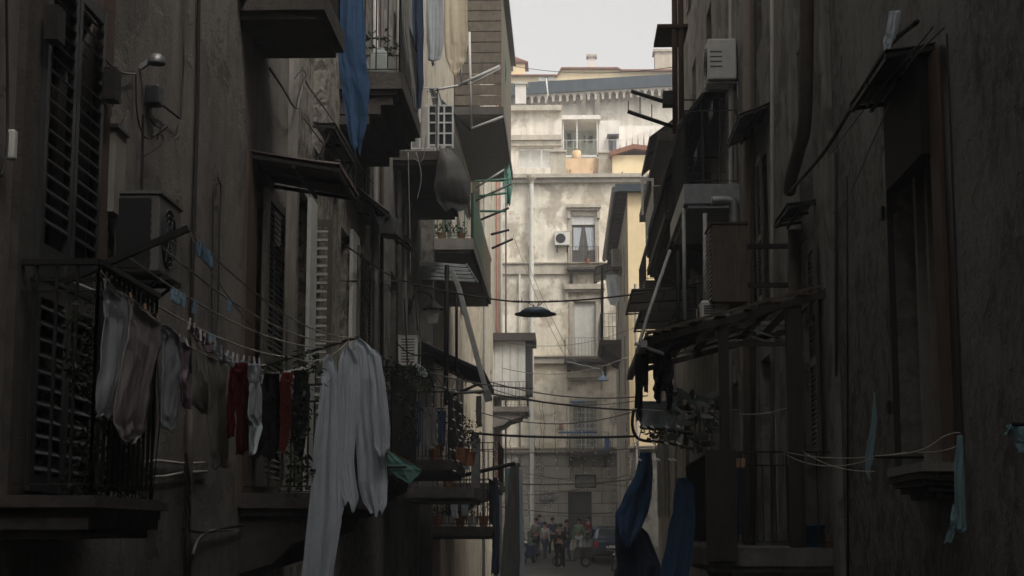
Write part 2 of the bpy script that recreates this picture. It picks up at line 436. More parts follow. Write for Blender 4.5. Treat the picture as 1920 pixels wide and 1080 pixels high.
def balcony(parent, ax, c, u0, u1, out, zf, thick=.16, sm='slab_stone', rm='iron', rail=1.0, corbel=True, sp=.13, extra=(), label=None):
    """slab from the wall plane to 'out' metres, floor level zf"""
    s = MB(); fbox(s, ax, c, u0, u1, zf - thick, zf, 0.0, out)
    fbox(s, ax, c, u0 + .06, u1 - .06, zf - thick - .07, zf - thick - .002, 0.0, out - .07)
    if corbel:
        n = max(2, int((u1 - u0) / 1.3) + 1)
        for k in range(n):
            u = u0 + .2 + (u1 - u0 - .4) * k / (n - 1)
            poly = [fp(ax, c, u - .08, zf - thick - .072, 0), fp(ax, c, u - .08, zf - thick - .072, out * .82), fp(ax, c, u - .08, zf - thick - .2, out * .78),
                    fp(ax, c, u - .08, zf - thick - .33, out * .45), fp(ax, c, u - .08, zf - thick - .5, out * .3), fp(ax, c, u - .08, zf - thick - .6, 0)]
            s.prism(poly, fp(ax, c, .16, 0, 0) - fp(ax, c, 0, 0, 0))
    o = s.build('balcony', sm, parent)
    if label: o['label'] = label
    if rail:
        e = out - .05
        pts = [fp(ax, c, u0 + .05, 0, .02), fp(ax, c, u0 + .05, 0, e), fp(ax, c, u1 - .05, 0, e), fp(ax, c, u1 - .05, 0, .02)]
        railing('railing', rm, o, [(p.x, p.y) for p in pts], zf, rail, sp, extra=extra)
    return o
def catenary(a, b, sag, n=14):
    a, b = V(a), V(b)
    return [a.lerp(b, k / n) - V((0, 0, sag * 4 * (k / n) * (1 - k / n))) for k in range(n + 1)]
def wire(name, m, pts, r, label, cat, group=None, n=5):
    return tag(MB().tube(pts, r, n).build(name, m, smooth=True), label, cat, group)
# ============================================================ setting
g = MB(); g.quad((-90, -60, gz(-60) - .3), (90, -60, gz(-60) - .3), (90, 190, gz(190) - .3), (-90, 190, gz(190) - .3))
tag(g.build('ground', 'earth'), kind='structure')
g = MB(); g.grid(lambda u, v: (LW + .01 + (RW - LW - .02) * u, -30 + 112 * v, gz(-30 + 112 * v) + .02 * math.sin(PI * u)), 6, 60)
tag(g.build('street', 'basalt'), kind='structure')
g = MB(); g.quad((-40, 67.5, gz(67.5) - .02), (40, 67.5, gz(67.5) - .02), (40, 82, gz(82) - .02), (-40, 82, gz(82) - .02))
tag(g.build('cross_street', 'basalt'), kind='structure')
def bldg(ax, c, u0, u1, z0, z1, dep, m, label, holes=(), name='apartment_building', roof='dark_roof', u_shift=None, cat='building', recess=.32, eave=.35):
    base = fp(ax, c, (u0 + u1) / 2, z0, -dep / 2)
    root = empty(name, base, label, cat)
    w_ = MB(); facade(w_, ax, c, u0, u1, z0, z1, holes, recess)
    for (p, q, d0, d1) in ((u0, u0, 0, -dep), (u1, u1, 0, -dep), (u0, u1, -dep, -dep)):
        w_.quad(fp(ax, c, p, z0, d0), fp(ax, c, q, z0, d1), fp(ax, c, q, z1, d1), fp(ax, c, p, z1, d0))
    w_.build('wall', m, root)
    r = MB(); fbox(r, ax, c, u0, u1, z1, z1 + .25, -dep, eave); r.build('roof', roof, root)
    # dark rooms behind the openings
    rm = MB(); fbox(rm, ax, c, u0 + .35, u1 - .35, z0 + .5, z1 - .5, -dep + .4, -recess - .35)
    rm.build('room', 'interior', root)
    return root
RC = {}
def wr(X, pa, pb, yt, yb): return rect(X, pa, pb, yt, yb)
# ---- left row ---------------------------------------------------------------
LH, RH = EYE + 24, EYE + 22
LA, LB, LC, RE_, RF_ = EYE + 14, EYE + 15.5, EYE + 18, EYE + 14, EYE + 16
# A: near left, brown plaster, Y -32..17.9
A_door = (9.02, 10.12, EYE + .22, EYE + 3.25)
A_win = wr(LW, 478, 516, 350, 915)
A_up = [(u, u + 1.15, z, z + 2.4) for u in (2.5, 8.2, 13.4) for z in (EYE + 4.9, EYE + 9)]
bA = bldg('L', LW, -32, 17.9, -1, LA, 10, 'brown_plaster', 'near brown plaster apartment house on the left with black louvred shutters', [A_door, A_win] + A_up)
# B: rough tuff, 17.9..26.5
B_w1 = wr(LW, 562, 584, 352, 905); B_w2 = wr(LW, 640, 657, 425, 900)
B_up = [(u, u + 1.1, z, z + 2.4) for u in (19.2, 22.8) for z in (EYE + 4.6, EYE + 9)]
bB = bldg('L', LW, 17.9, 26.5, 0, LB, 10, 'tuff_stone', 'dark pitted stone apartment house left, between the brown plaster one and the laundry balconies', [B_w1, B_w2] + B_up)
# C: grey plaster, 26.5..34.2
C_h = [(28.2, 29.5, z, z + 2.5) for z in (EYE + 2.0, EYE + 6.7, EYE + 11)] + [(31.4, 32.6, z, z + 2.5) for z in (EYE + 2.0, EYE + 6.7, EYE + 11)]
bC = bldg('L', LW, 26.5, 34.2, 0, LC, 10, 'grey_plaster', 'grey plaster apartment house on the left carrying the white railed balcony', C_h)
# D: beige, 34.2..52
D_h = [(u, u + 1.2, z, z + 2.5) for u in (36, 40.5, 46, 49.5) for z in (EYE + 2.1, EYE + 6.3, EYE + 11.5, EYE + 16)]
bD = bldg('L', LW, 34.2, 53, 0, LH, 10, 'beige_plaster', 'beige apartment house on the left with the green balcony and netting', D_h)
# D2: pale, 53..66.5 a little forward
D2_h = [(u, u + 1.2, z, z + 2.4) for u in (55, 61) for z in (EYE - .6, EYE + 3.6, EYE + 7.9, EYE + 12)]
bD2 = bldg('L', -2.75, 53.02, 66.5, 0, LH - 6, 10, 'beige_plaster', 'farthest left apartment house, pale, with a boxed bay over the street', D2_h)
# ---- right row --------------------------------------------------------------
E_win = wr(RW, 1752, 1668, 190, 868)
E_win = (E_win[0], E_win[1], E_win[2], E_win[3])
E_up = [(u, u + 1.2, z, z + 2.4) for u in (3.5, 8.6, 13.4) for z in (EYE + 5.2, EYE + 9.4)]
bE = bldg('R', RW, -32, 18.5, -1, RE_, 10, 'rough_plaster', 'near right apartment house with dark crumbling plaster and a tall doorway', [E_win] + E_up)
F_d = wr(RW, 1452, 1424, 655, 1000)
F_w = [(19.6, 20.7, EYE + 3.6 , EYE + 6.1), (24.0, 25.1, EYE + 3.3, EYE + 5.6), (19.6, 20.7, EYE + .1, EYE + 2.6)] + [(u, u + 1.1, z, z + 2.3) for u in (20.5, 24.2) for z in (EYE + 7.4, EYE + 11.6)]
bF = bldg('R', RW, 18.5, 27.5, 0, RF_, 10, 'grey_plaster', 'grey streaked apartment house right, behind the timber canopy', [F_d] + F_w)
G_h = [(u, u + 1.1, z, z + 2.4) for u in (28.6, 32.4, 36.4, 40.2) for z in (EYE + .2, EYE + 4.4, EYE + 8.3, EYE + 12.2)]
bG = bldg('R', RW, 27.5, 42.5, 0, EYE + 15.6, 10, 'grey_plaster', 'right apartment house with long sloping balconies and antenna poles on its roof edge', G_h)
H_h = [(u, u + 1.1, z, z + 2.3) for u in (44.5, 48.5, 51.5) for z in (EYE + .5, EYE + 3.6, EYE + 7.2)]
bH = bldg('R', RW, 42.5, 54, 0, EYE + 10.2, 10, 'grey_plaster', 'lower dark apartment house right, just before the yellow gable', H_h, eave=.5)
# I: yellow house, face towards us at Y=60, x from 2.28
I_x = 2.35
rI = empty('yellow_house', (7, 68, 0), 'narrow yellow house on the right whose plain gable faces down the street', 'building')
mb = MB(); facade(mb, 'Y', 60, I_x, 12, EYE + 3.1, EYE + 12.45, []); mb.build('gable_wall', 'yellow_plaster', rI)
mb = MB(); mb.box(I_x - .02, 12, 59.93, 60.2, 0, EYE + 3.1); fbox(mb, 'Y', 59.93, I_x - .05, 12, EYE + 3.0, EYE + 3.12, .0, .1); mb.build('base_wall', 'grey_plaster', rI)
mb = MB(); mb.tube([(I_x + .25, 59.8, 0), (I_x + .25, 59.8, EYE + 9)], .06, 8); mb.build('drain_pipe', 'pale_pipe', rI)
I_h = [(u, u + 1.1, z, z + 2.3) for u in (63.5, 70.5) for z in (EYE + 1.2, EYE + 5.3, EYE + 8.9)]
mb = MB(); facade(mb, 'R', I_x, 60, 75, 0, EYE + 12.45, I_h)
mb.quad((I_x, 75, 0), (12, 75, 0), (12, 75, EYE + 12.45), (I_x, 75, EYE + 12.45)); mb.quad((12, 60, 0), (12, 75, 0), (12, 75, EYE + 12.45), (12, 60, EYE + 12.45))
mb.build('wall', 'pale_plaster', rI)
mb = MB(); mb.box(1.9, 12.3, 59.7, 75.3, EYE + 12.45, EYE + 12.72); o = mb.build('roof', 'slate', rI)
mb = MB(); mb.tube([(1.86, 59.6, EYE + 12.5), (1.86, 75.4, EYE + 12.5)], .11, 8); mb.build('gutter', 'dark_metal', o)
for k in range(22):
    mb = MB(); mb.box(1.98, I_x - .003, 60.1 + k * .7, 60.22 + k * .7, EYE + 12.28, EYE + 12.447); mb.build('rafter', 'dark_wood', o)
for (u0, u1, z0, z1) in I_h: window(rI, 'R', I_x, u0, u1, z0, z1, 'shut', sm='shutter_brown')
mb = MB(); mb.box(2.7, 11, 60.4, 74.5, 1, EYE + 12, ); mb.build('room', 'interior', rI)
# unseen block added far behind the camera to keep sky light out of the alley
bldg('Y', -34, -16, 16, -3, EYE + 18, 8, 'grey_plaster', 'unseen plain house block added behind the viewer to shade the street', [], recess=.1)
# ---- windows of the side rows ----------------------------------------------
import itertools
def dress(b, ax, c, hs_, styles, seed=0):
    rnd = random.Random(seed)
    for (u0, u1, z0, z1) in hs_:
        st = rnd.choice(styles)
        window(b, ax, c, u0, u1, z0, z1, st, sm=rnd.choice(['shutter_brown', 'shutter_grey', 'dark_wood']), fm=rnd.choice(['dark_wood', 'pale_frame', 'shutter_brown']))
dress(bA, 'L', LW, A_up, ['shut', 'open'], 1); dress(bB, 'L', LW, B_up, ['shut', 'open'], 2)
dress(bC, 'L', LW, C_h, ['shut', 'glass', 'open'], 3); dress(bD, 'L', LW, D_h, ['shut', 'glass', 'open', 'roller'], 4)
dress(bD2, 'L', -2.75, D2_h, ['shut', 'glass'], 5)
dress(bE, 'R', RW, E_up, ['shut', 'open'], 6); dress(bF, 'R', RW, F_w, ['shut', 'glass'], 7)
dress(bG, 'R', RW, G_h, ['shut', 'glass', 'open'], 8); dress(bH, 'R', RW, H_h, ['shut', 'glass', 'open'], 9)
# ---- end building, Y=78 -----------------------------------------------------
EY = 78.0
def e(px, py): return PY(px, py, EY)
def er(a, b, t, bt): p = e(a, t); q = e(b, bt); return (p.x, q.x, q.z, p.z)
zc = e(1050, 336).z
W1 = er(1072, 1116, 405, 503); W2 = er(1075, 1118, 565, 674); W3 = er(1075, 1121, 752, 845); W4 = er(1078, 1118, 890, 915); W5 = er(1065, 1110, 922, 1012)
XW = [(-7.8, -6.6, a, b) for (_, _, a, b) in (W1, W2, W3)] + [(6.2, 7.4, a, b) for (_, _, a, b) in (W1, W2, W3)]
rE = empty('end_building', (0, EY + 5, 3), 'peeling cream palazzo closing the end of the street', 'building')
mb = MB(); zb = e(1050, 846).z
facade(mb, 'Y', EY, -15, 14, zb, zc, [W1, W2, W3] + XW)
mb.quad((-15, EY + 10, zb), (14, EY + 10, zb), (14, EY + 10, zc), (-15, EY + 10, zc))
mb.build('wall', 'far_plaster', rE)
mb = MB(); facade(mb, 'Y', EY - .06, -15, 14, 2, zb, [W4, W5]); fbox(mb, 'Y', EY, -15, 14, zb - .12, zb, .06, .14); mb.build('stone_base', 'far_stone', rE)
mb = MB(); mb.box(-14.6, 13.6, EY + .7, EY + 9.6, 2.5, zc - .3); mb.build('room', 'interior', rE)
mb = MB()
for py, h, d in ((505, .5, .14), (676, .3, .16), (846, .22, .2)):
    z = e(1000, py).z; fbox(mb, 'Y', EY, -15, 14, z - h / 2, z + h / 2, .003, d)
    fbox(mb, 'Y', EY, -15, 14, z + h / 2, z + h / 2 + .06, .003, d + .08)
mb.build('string_course', 'far_trim', rE)
mb = MB(); fbox(mb, 'Y', EY, -15, 14, zc, zc + .18, -10, .45); fbox(mb, 'Y', EY, -15, 14, zc - .2, zc - .003, 0.003, .25); mb.build('cornice', 'far_trim', rE)
for k in range(9):   # tufts of masonry and weeds on the edge
    pass
# window 1: timber frame, roller box, curtains
o = window(rE, 'Y', EY, W1[0], W1[1], W1[2], W1[3] - .42, 'glass', depth=.2, fm='plank')
mb = MB()
for s_ in (-1, 1):
    xm = (W1[0] + W1[1]) / 2 + s_ * .27
    mb.grid(lambda u, v, s_=s_, xm=xm: (xm + (u - .5) * (.30 + .1 * v) + s_ * (.12 - .10 * v), EY + .11 + .015 * math.sin(u * 25), W1[2] + .9 + (W1[3] - .55 - W1[2] - .9) * v), 10, 4)
mb.build('curtain', 'cloth_white', o)
mb = MB(); fbox(mb, 'Y', EY, W1[0], W1[1], W1[3] - .42, W1[3], -.12, -.04); mb.build('roller_box', 'white_metal', o)
w2 = window(rE, 'Y', EY, *W2, 'roller', depth=.2, fm='pale_frame', sm='ac_white')
w3 = window(rE, 'Y', EY, *W3, 'shut', depth=.2, fm='pale_frame', sm='pale_frame')
mb = MB()
for k in range(1, 6):
    x = W3[0] + (W3[1] - W3[0]) * k / 6; mb.bar((x, EY + .03, W3[2]), (x, EY + .03, W3[3]), .03)
for k in range(1, 9):
    z = W3[2] + (W3[3] - W3[2]) * k / 9; mb.bar((W3[0], EY + .05, z), (W3[1], EY + .05, z), .025)
mb.build('lattice', 'ac_white', w3)
window(rE, 'Y', EY - .06, *W4, 'panel', depth=.2, sm='shutter_grey'); window(rE, 'Y', EY - .06, *W5, 'panel', depth=.25, sm='dark_metal', fm='dark_metal')
for h in XW: window(rE, 'Y', EY, *h, 'shut', fm='pale_frame', sm='shutter_grey')
# hoods and surrounds
for (a, b, y, hh) in ((1062, 1127, 388, .16), (1058, 1134, 539, .24), (1062, 1132, 704, .26)):
    mb = MB(); p = e(a, y); q = e(b, y)
    fbox(mb, 'Y', EY, p.x, q.x, p.z - hh / 2, p.z + hh / 2, .003, .32); fbox(mb, 'Y', EY, p.x + .08, q.x - .08, p.z - hh / 2 - .12, p.z - hh / 2 - .003, .003, .2)
    for x in (p.x + .12, q.x - .12): fbox(mb, 'Y', EY, x - .07, x + .07, p.z - hh / 2 - .5, p.z - hh / 2 - .124, .003, .17)
    mb.build('window_hood', 'far_trim', rE)
for (x0, x1, z0, z1) in (W1, W2, W3):
    mb = MB()
    for (a, b) in ((x0 - .2, x0 - .003), (x1 + .003, x1 + .2)): fbox(mb, 'Y', EY, a, b, z0, z1 + .12, .003, .05)
    fbox(mb, 'Y', EY, x0 - .003, x1 + .003, z1 + .003, z1 + .12, .003, .05)
    mb.build('window_surround', 'far_trim', rE)
def ebal(a, b, yf, out, rm, m='dark_slab', rail=1.0, sp=.12):
    p = e(a, yf); q = e(b, yf)
    return balcony(rE, 'Y', EY, p.x, q.x, out, p.z, .14, m, rm, rail, True, sp)
ebal(1063, 1124, 503, .55, 'rust_iron', rail=.95); ebal(1058, 1142, 676, .75, 'grey_metal', rail=1.0, sp=.16); ebal(1062, 1142, 848, .8, 'grey_metal', rail=.9, sp=.16)
# lattice on middle balcony
# ---- buildings stepping up the hill behind -----------------------------------
def Y_(px, py, Y): return PY(px, py, Y)
def yb(mb, Y, a, b, t, bt, dep, d0=0.0):
    p = PY(a, t, Y); q = PY(b, bt, Y); mb.box(p.x, q.x, Y - d0, Y + dep, q.z, p.z)
T = 86.0
rT = empty('terrace_house', (0, T + 4, 10), 'pale flat-roofed house with terraces and roller shutters above the palazzo cornice', 'building')
mb = MB(); p = PY(905, 207, T); q = PY(1054, 345, T)
wz = [(PY(972, 0, T).x, PY(1036, 0, T).x, PY(0, 322, T).z, PY(0, 283, T).z)]
facade(mb, 'Y', T, -9, q.x, q.z - 2, p.z, wz, .5)
mb.quad((q.x, T, q.z - 2), (q.x, T + 8, q.z - 2), (q.x, T + 8, p.z), (q.x, T, p.z)); mb.build('wall', 'stained_plaster', rT)
mb = MB()
for t_, b_, d in ((203, 209, .35), (256, 264, .3), (266, 274, .18)): yb(mb, T - .003, 905, 1053, t_, b_, .0, d)
mb.build('cornice', 'far_trim', rT)
mb = MB(); yb(mb, T, 905, 1054, 200, 202.6, 8, .25); mb.build('roof', 'far_trim', rT)
x0, x1, z0, z1 = wz[0]
for k in range(3):
    a = x0 + (x1 - x0) * k / 3; window(rT, 'Y', T, a + .02, a + (x1 - x0) / 3 - .02, z0, z1, 'roller', depth=.3, fm='white_metal', sm='ac_white')
# mint recessed veranda and white houses to the right
rV = empty('veranda_house', (2, T + 5, 10), 'white rooftop house with a mint recessed veranda beside the terrace house', 'building')
mb = MB(); yb(mb, T + 3, 1053, 1125, 222, 345, 4); mb.build('wall', 'mint_plaster', rV)
mb = MB(); yb(mb, T + .3, 1050, 1126, 216, 223, 6); mb.build('roof', 'white_plaster', rV)
mb = MB(); yb(mb, T + 1.2, 1122, 1162, 226, 345, 6); yb(mb, T + 2.6, 1158, 1300, 236, 345, 6); mb.build('annex_wall', 'white_plaster', rV)
mb = MB()
for px in (1056, 1082, 1120): yb(mb, T + .5, px - 1.5, px + 1.5, 223, 300, .12)
yb(mb, T + .5, 1053, 1125, 291, 294, .05); mb.build('post', 'white_metal', rV)
for (a, b, t_, b_) in ((1093, 1099, 254, 268), (1102, 1113, 254, 269), (1140, 1157, 258, 300), (1062, 1073, 250, 275)):
    Yw = T + 3 if a < 1125 else T + 1.2
    p = PY(a, t_, Yw); q = PY(b, b_, Yw)
    mb = MB(); mb.box(p.x, q.x, Yw - .08, Yw - .003, q.z, p.z); o = mb.build('window', 'pale_frame', rV)
    mb = MB(); mb.box(p.x + .06, q.x - .06, Yw - .1, Yw - .083, q.z + .06, p.z - .06); mb.build('pane', 'glass', o)
mb = MB(); p = PY(1138, 256, T + 1.2); q = PY(1160, 259, T + 1.2); mb.box(p.x, q.x, T + .6, T + 1.197, q.z, p.z); mb.build('hood', 'dark_metal', rV)
# stepped stair parapets on the white houses
mb = MB()
for k in range(8): yb(mb, T + 2.2 - k * .02, 1164 + k * 11, 1174 + k * 11, 262 - k * 4, 345, .3)
mb.build('stair_parapet', 'white_plaster', rV)
railing('railing', 'white_metal', rV, [(PY(1050, 300, T + .2).x, T + .2), (PY(1215, 300, T + .2).x, T + .2)], PY(1100, 297, T + .2).z, 1.0, .35)
# parapet terrace on top of the palazzo
rP = empty('roof_terrace', (1, EY + 3, zc), 'orange and grey roof terrace parapets along the palazzo top', 'terrace')
mb = MB(); yb(mb, EY + 2.2, 1058, 1124, 297, 336, .25); mb.build('parapet', 'orange_plaster', rP)
for (a, b, t_) in ((1032, 1061, 284), (1122, 1150, 286)):
    mb = MB(); yb(mb, EY + 1.9, a, b, t_, 336, .6); yb(mb, EY + 1.8, a - 1.5, b + 1.5, t_ - 3, t_, .8); mb.build('pier', 'far_trim', rP)
rS = empty('small_yellow_house', (4.5, EY + 5, zc), 'small cream house with red-brown tiled roof on the palazzo top', 'building')
mb = MB(); p = PY(1148, 291, EY + 1.5); q = PY(1290, 336, EY + 1.5); mb.box(p.x, q.x, EY + 1.5, EY + 6, zc + .1, p.z); mb.build('wall', 'yellow_plaster', rS)
mb = MB(); a = PY(1143, 292, EY + 1.2); c = PY(1188, 278, EY + 1.2); b = PY(1296, 290, EY + 1.2)
mb.prism([a, a + V((0, 0, .22)), c + V((0, 0, .22)), b + V((0, 0, .22)), b, c], (0, 5, 0)); mb.build('roof', 'tile_red', rS)
# slate band building with blind arches, running up to the right
S = 104.0
def s_(px, py, dy=0): return PY(px, py, S + dy)
rB = empty('arcaded_building', (0, S + 5, 20), 'long building on the hill with slate band, blind arches and yellow attic', 'building')
mb = MB()
def slope(y0, y1): return lambda px: y0 + (y1 - y0) * (px - 940) / 315
bt, bb = slope(164, 146), slope(186, 168)
def strip(mb, f0, f1, pa, pb, d0, d1, n=10):
    for k in range(n):
        a = pa + (pb - pa) * k / n; b = pa + (pb - pa) * (k + 1) / n
        A, B, Cc, D = s_(a, f0(a)), s_(b, f0(b)), s_(b, f1(b)), s_(a, f1(a))
        mb.hexa([D - V((0, d0, 0)), Cc - V((0, d0, 0)), Cc + V((0, d1, 0)), D + V((0, d1, 0)), A - V((0, d0, 0)), B - V((0, d0, 0)), B + V((0, d1, 0)), A + V((0, d1, 0))])
strip(mb, bt, bb, 880, 1330, .9, 6, 1); mb.build('slate_band', 'slate', rB)
mb = MB(); strip(mb, bb, lambda p: 345, 880, 1330, 0, 6, 1); mb.build('wall', 'stained_plaster', rB)
mb = MB(); strip(mb, slope(151, 120) if 0 else (lambda p: 146 if p < 1050 else 133 if p < 1160 else 137), bt, 880, 1330, .3, 5, 60); mb.build('attic_wall', 'yellow_plaster', rB)
mb = MB(); strip(mb, (lambda p: 144 if p < 1050 else 130.5 if p < 1160 else 134.5), (lambda p: 146.2 if p < 1050 else 133.2 if p < 1160 else 137.2), 880, 1330, .6, 5.2, 60); mb.build('roof', 'tile_red', rB)
# blind arch corbels
mb = MB()
na = 24
for k in range(na):
    pc = 978 + k * 13.2; w_ = 6.6
    c0 = s_(pc, bb(pc) + 9); r_ = (s_(pc + w_, 0).x - s_(pc, 0).x); top = s_(pc, bb(pc)).z - .003
    pts = []
    for j in range(9):
        t = PI * j / 8; pts.append((c0.x - r_ * .66 * math.cos(t), c0.z + r_ * .9 * math.sin(t)))
    for j in range(8):
        (xa, za), (xb, zb_) = pts[j], pts[j + 1]
        mb.hexa([(xa, S - .75, za), (xb, S - .75, zb_), (xb, S - .003, zb_), (xa, S - .003, za), (xa, S - .75, top), (xb, S - .75, top), (xb, S - .003, top), (xa, S - .003, top)])
    for sx in (-1, 1):
        xa = c0.x + sx * r_ * .66; xb = c0.x + sx * r_
        mb.box(xa, xb, S - .75, S - .003, c0.z - .25, top)
mb.build('blind_arch', 'far_trim', rB)
mb = MB()   # two big buttress brackets under the arches
for pc in (1094, 1120):
    c0 = s_(pc, 212); mb.prism([(c0.x - .15, S - .003, c0.z - .6), (c0.x - .15, S - .7, c0.z + 1.1), (c0.x - .15, S - .003, c0.z + 1.1)], (.3, 0, 0))
mb.build('bracket', 'far_trim', rB)
for (a, b, t_, b_) in ((1010, 1022, 147, 155), (1028, 1040, 147, 154)):
    p = s_(a, t_); q = s_(b, b_); mb = MB(); mb.box(p.x, q.x, S - .42, S - .303, q.z, p.z); mb.build('window', 'white_plaster', rB)
def roofbox(a, b, t_, b_, Y, m, name, label, cap='tile_red', cat='chimney'):
    p = PY(a, t_, Y); q = PY(b, b_, Y); r = empty(name, ((p.x + q.x) / 2, Y + 1, q.z), label, cat)
    mb = MB(); mb.box(p.x, q.x, Y, Y + abs(q.x - p.x), q.z, p.z); mb.build('wall', m, r)
    mb = MB(); mb.box(p.x - .12, q.x + .12, Y - .12, Y + abs(q.x - p.x) + .12, p.z, p.z + .16); mb.build('roof' if cat != 'chimney' else 'cap', cap, r)
    return r
roofbox(1103, 1116, 107, 131, S + .5, 'white_plaster', 'chimney', 'single stout chimney standing mid skyline on the yellow attic', 'far_trim')
r = roofbox(938, 984, 120, 146, S + 1, 'yellow_plaster', 'rooftop_house', 'pale rooftop hut with low gable at the left of the skyline', cat='rooftop hut')
mb = MB(); p = PY(934, 120, S + .8); q = PY(990, 120, S + .8); c = PY(966, 109, S + .8)
mb.prism([p + V((0, 0, .17)), V((c.x, p.y, c.z + .1)), q + V((0, 0, .17))], (0, 2.4, 0)); mb.build('gable_roof', 'tile_red', r)
for (a, b) in ((944, 950), (955, 962)):
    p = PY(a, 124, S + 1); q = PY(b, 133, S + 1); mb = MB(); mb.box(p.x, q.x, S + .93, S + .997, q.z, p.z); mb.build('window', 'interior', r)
roofbox(1228, 1262, 97, 136, S + 1, 'beige_plaster', 'rooftop_house', 'square plain rooftop hut at the right of the skyline', 'far_trim', 'rooftop hut')
roofbox(966, 986, 158, 194, S - 2.5, 'white_plaster', 'chimney', 'wide plastered chimney block in front of the slate band', 'far_trim')
wire('antenna_mast', 'white_metal', [s_(1024, 196, -3), s_(1027, 175, -3), s_(1024, 147, -3)], .05, 'thin pale mast rising in front of the slate band', 'antenna')
# hillside mass further back so the valley between is closed
# ============================================================ LEFT SIDE
def ac(name, ax, c, u0, u1, z0, z1, dep, label, m='ac_plastic', fan='side', gap=.06, group=None, grille_m='dark_metal'):
    """outdoor unit on brackets: long front faces the street (L/R) or us (Y)"""
    r = empty(name, fp(ax, c, (u0 + u1) / 2, z0, gap + dep / 2), label, 'air conditioner', group)
    b = MB(); fbox(b, ax, c, u0, u1, z0, z1, gap, gap + dep); b.build('casing', m, r, bevel=.015)
    s = MB(); fbox(s, ax, c, u0 - .012, u1 + .012, z1, z1 + .02, gap - .01, gap + dep + .012); s.build('lid', m, r)
    f = MB(); uc = u0 + (u1 - u0) * .4; zc_ = (z0 + z1) / 2; rr = min((z1 - z0) * .4, (u1 - u0) * .32); d = gap + dep + .006
    for k in range(5):
        q = rr * (k + 1) / 5; pts = [fp(ax, c, uc + q * math.cos(t * PI / 12), zc_ + q * math.sin(t * PI / 12), d) for t in range(25)]
        f.tube(pts, .006, 4, False)
    for k in range(6):
        t = k * PI / 3; f.bar(fp(ax, c, uc, zc_, d), fp(ax, c, uc + rr * math.cos(t), zc_ + rr * math.sin(t), d), .012)
    f.build('fan_guard', grille_m, r)
    h = MB(); pts = [fp(ax, c, uc + rr * math.cos(t * PI / 12), zc_ + rr * math.sin(t * PI / 12), d - .004) for t in range(24)]
    h.quad(*pts); h.build('fan_recess', 'black_plastic', r)
    g_ = MB()
    for k in range(9):
        z = z0 + .06 + (z1 - z0 - .12) * k / 8
        fbox(g_, ax, c, u0 - .006, u0 - .001, z, z + .02, gap + .05, gap + dep - .05)
    g_.build('side_grille', grille_m, r)
    for u in (u0 + .12, u1 - .12):
        k_ = MB(); fbox(k_, ax, c, u - .02, u + .02, z0 - .035, z0 - .003, 0, gap + dep + .04); fbox(k_, ax, c, u - .02, u + .02, z0 - .3, z0 - .035, 0, .03)
        k_.bar(fp(ax, c, u, z0 - .28, .02), fp(ax, c, u, z0 - .04, gap + dep - .04), .02); k_.build('bracket', 'iron', r)
    return r
def awning(name, ax, c, u0, u1, z_in, z_out, out, label, m='corrugated', corr=True, thick=.04, stays=True, group=None, taper=0):
    """lean-to canopy: from the wall at z_in down to z_out at its outer edge"""
    r = empty(name, fp(ax, c, (u0 + u1) / 2, min(z_in, z_out), out / 2), label, 'awning', group)
    mb = MB(); n = max(12, int((u1 - u0) / .035)); t = thick
    def f(o):
        def fn(u, v):
            uu = u0 + taper * v + (u1 - u0 - 2 * taper * v) * u
            z = z_in + (z_out - z_in) * v + ((.012 + .02 * v) * math.sin(u * (u1 - u0) / .1 * 2 * PI) if corr else 0) + o - .01 * math.sin(PI * v)
            return fp(ax, c, uu, z, out * v)
        return fn
    mb.grid(f(0), n, 5); mb.build('sheet', m, r, solid=.006)
    fr = MB()
    for (a, b) in ((u0 + .03, u0 + .03), (u1 - .03, u1 - .03), ((u0 + u1) / 2, (u0 + u1) / 2)):
        fr.bar(fp(ax, c, a, z_in - .05, 0), fp(ax, c, a, z_out - .05, out), .035)
    fr.bar(fp(ax, c, u0, z_out - .055, out - .03), fp(ax, c, u1, z_out - .055, out - .03), .036)
    fr.bar(fp(ax, c, u0, (z_in + z_out) / 2 - .09, out / 2), fp(ax, c, u1, (z_in + z_out) / 2 - .09, out / 2), .03); fr.build('frame', 'iron', r)
    if stays:
        for u in (u0 + .06, u1 - .06):
            s = MB(); s.bar(fp(ax, c, u, z_in - .55, .01), fp(ax, c, u, z_out - .08, out * .8), .022); s.build('stay', 'iron', r)
    return r
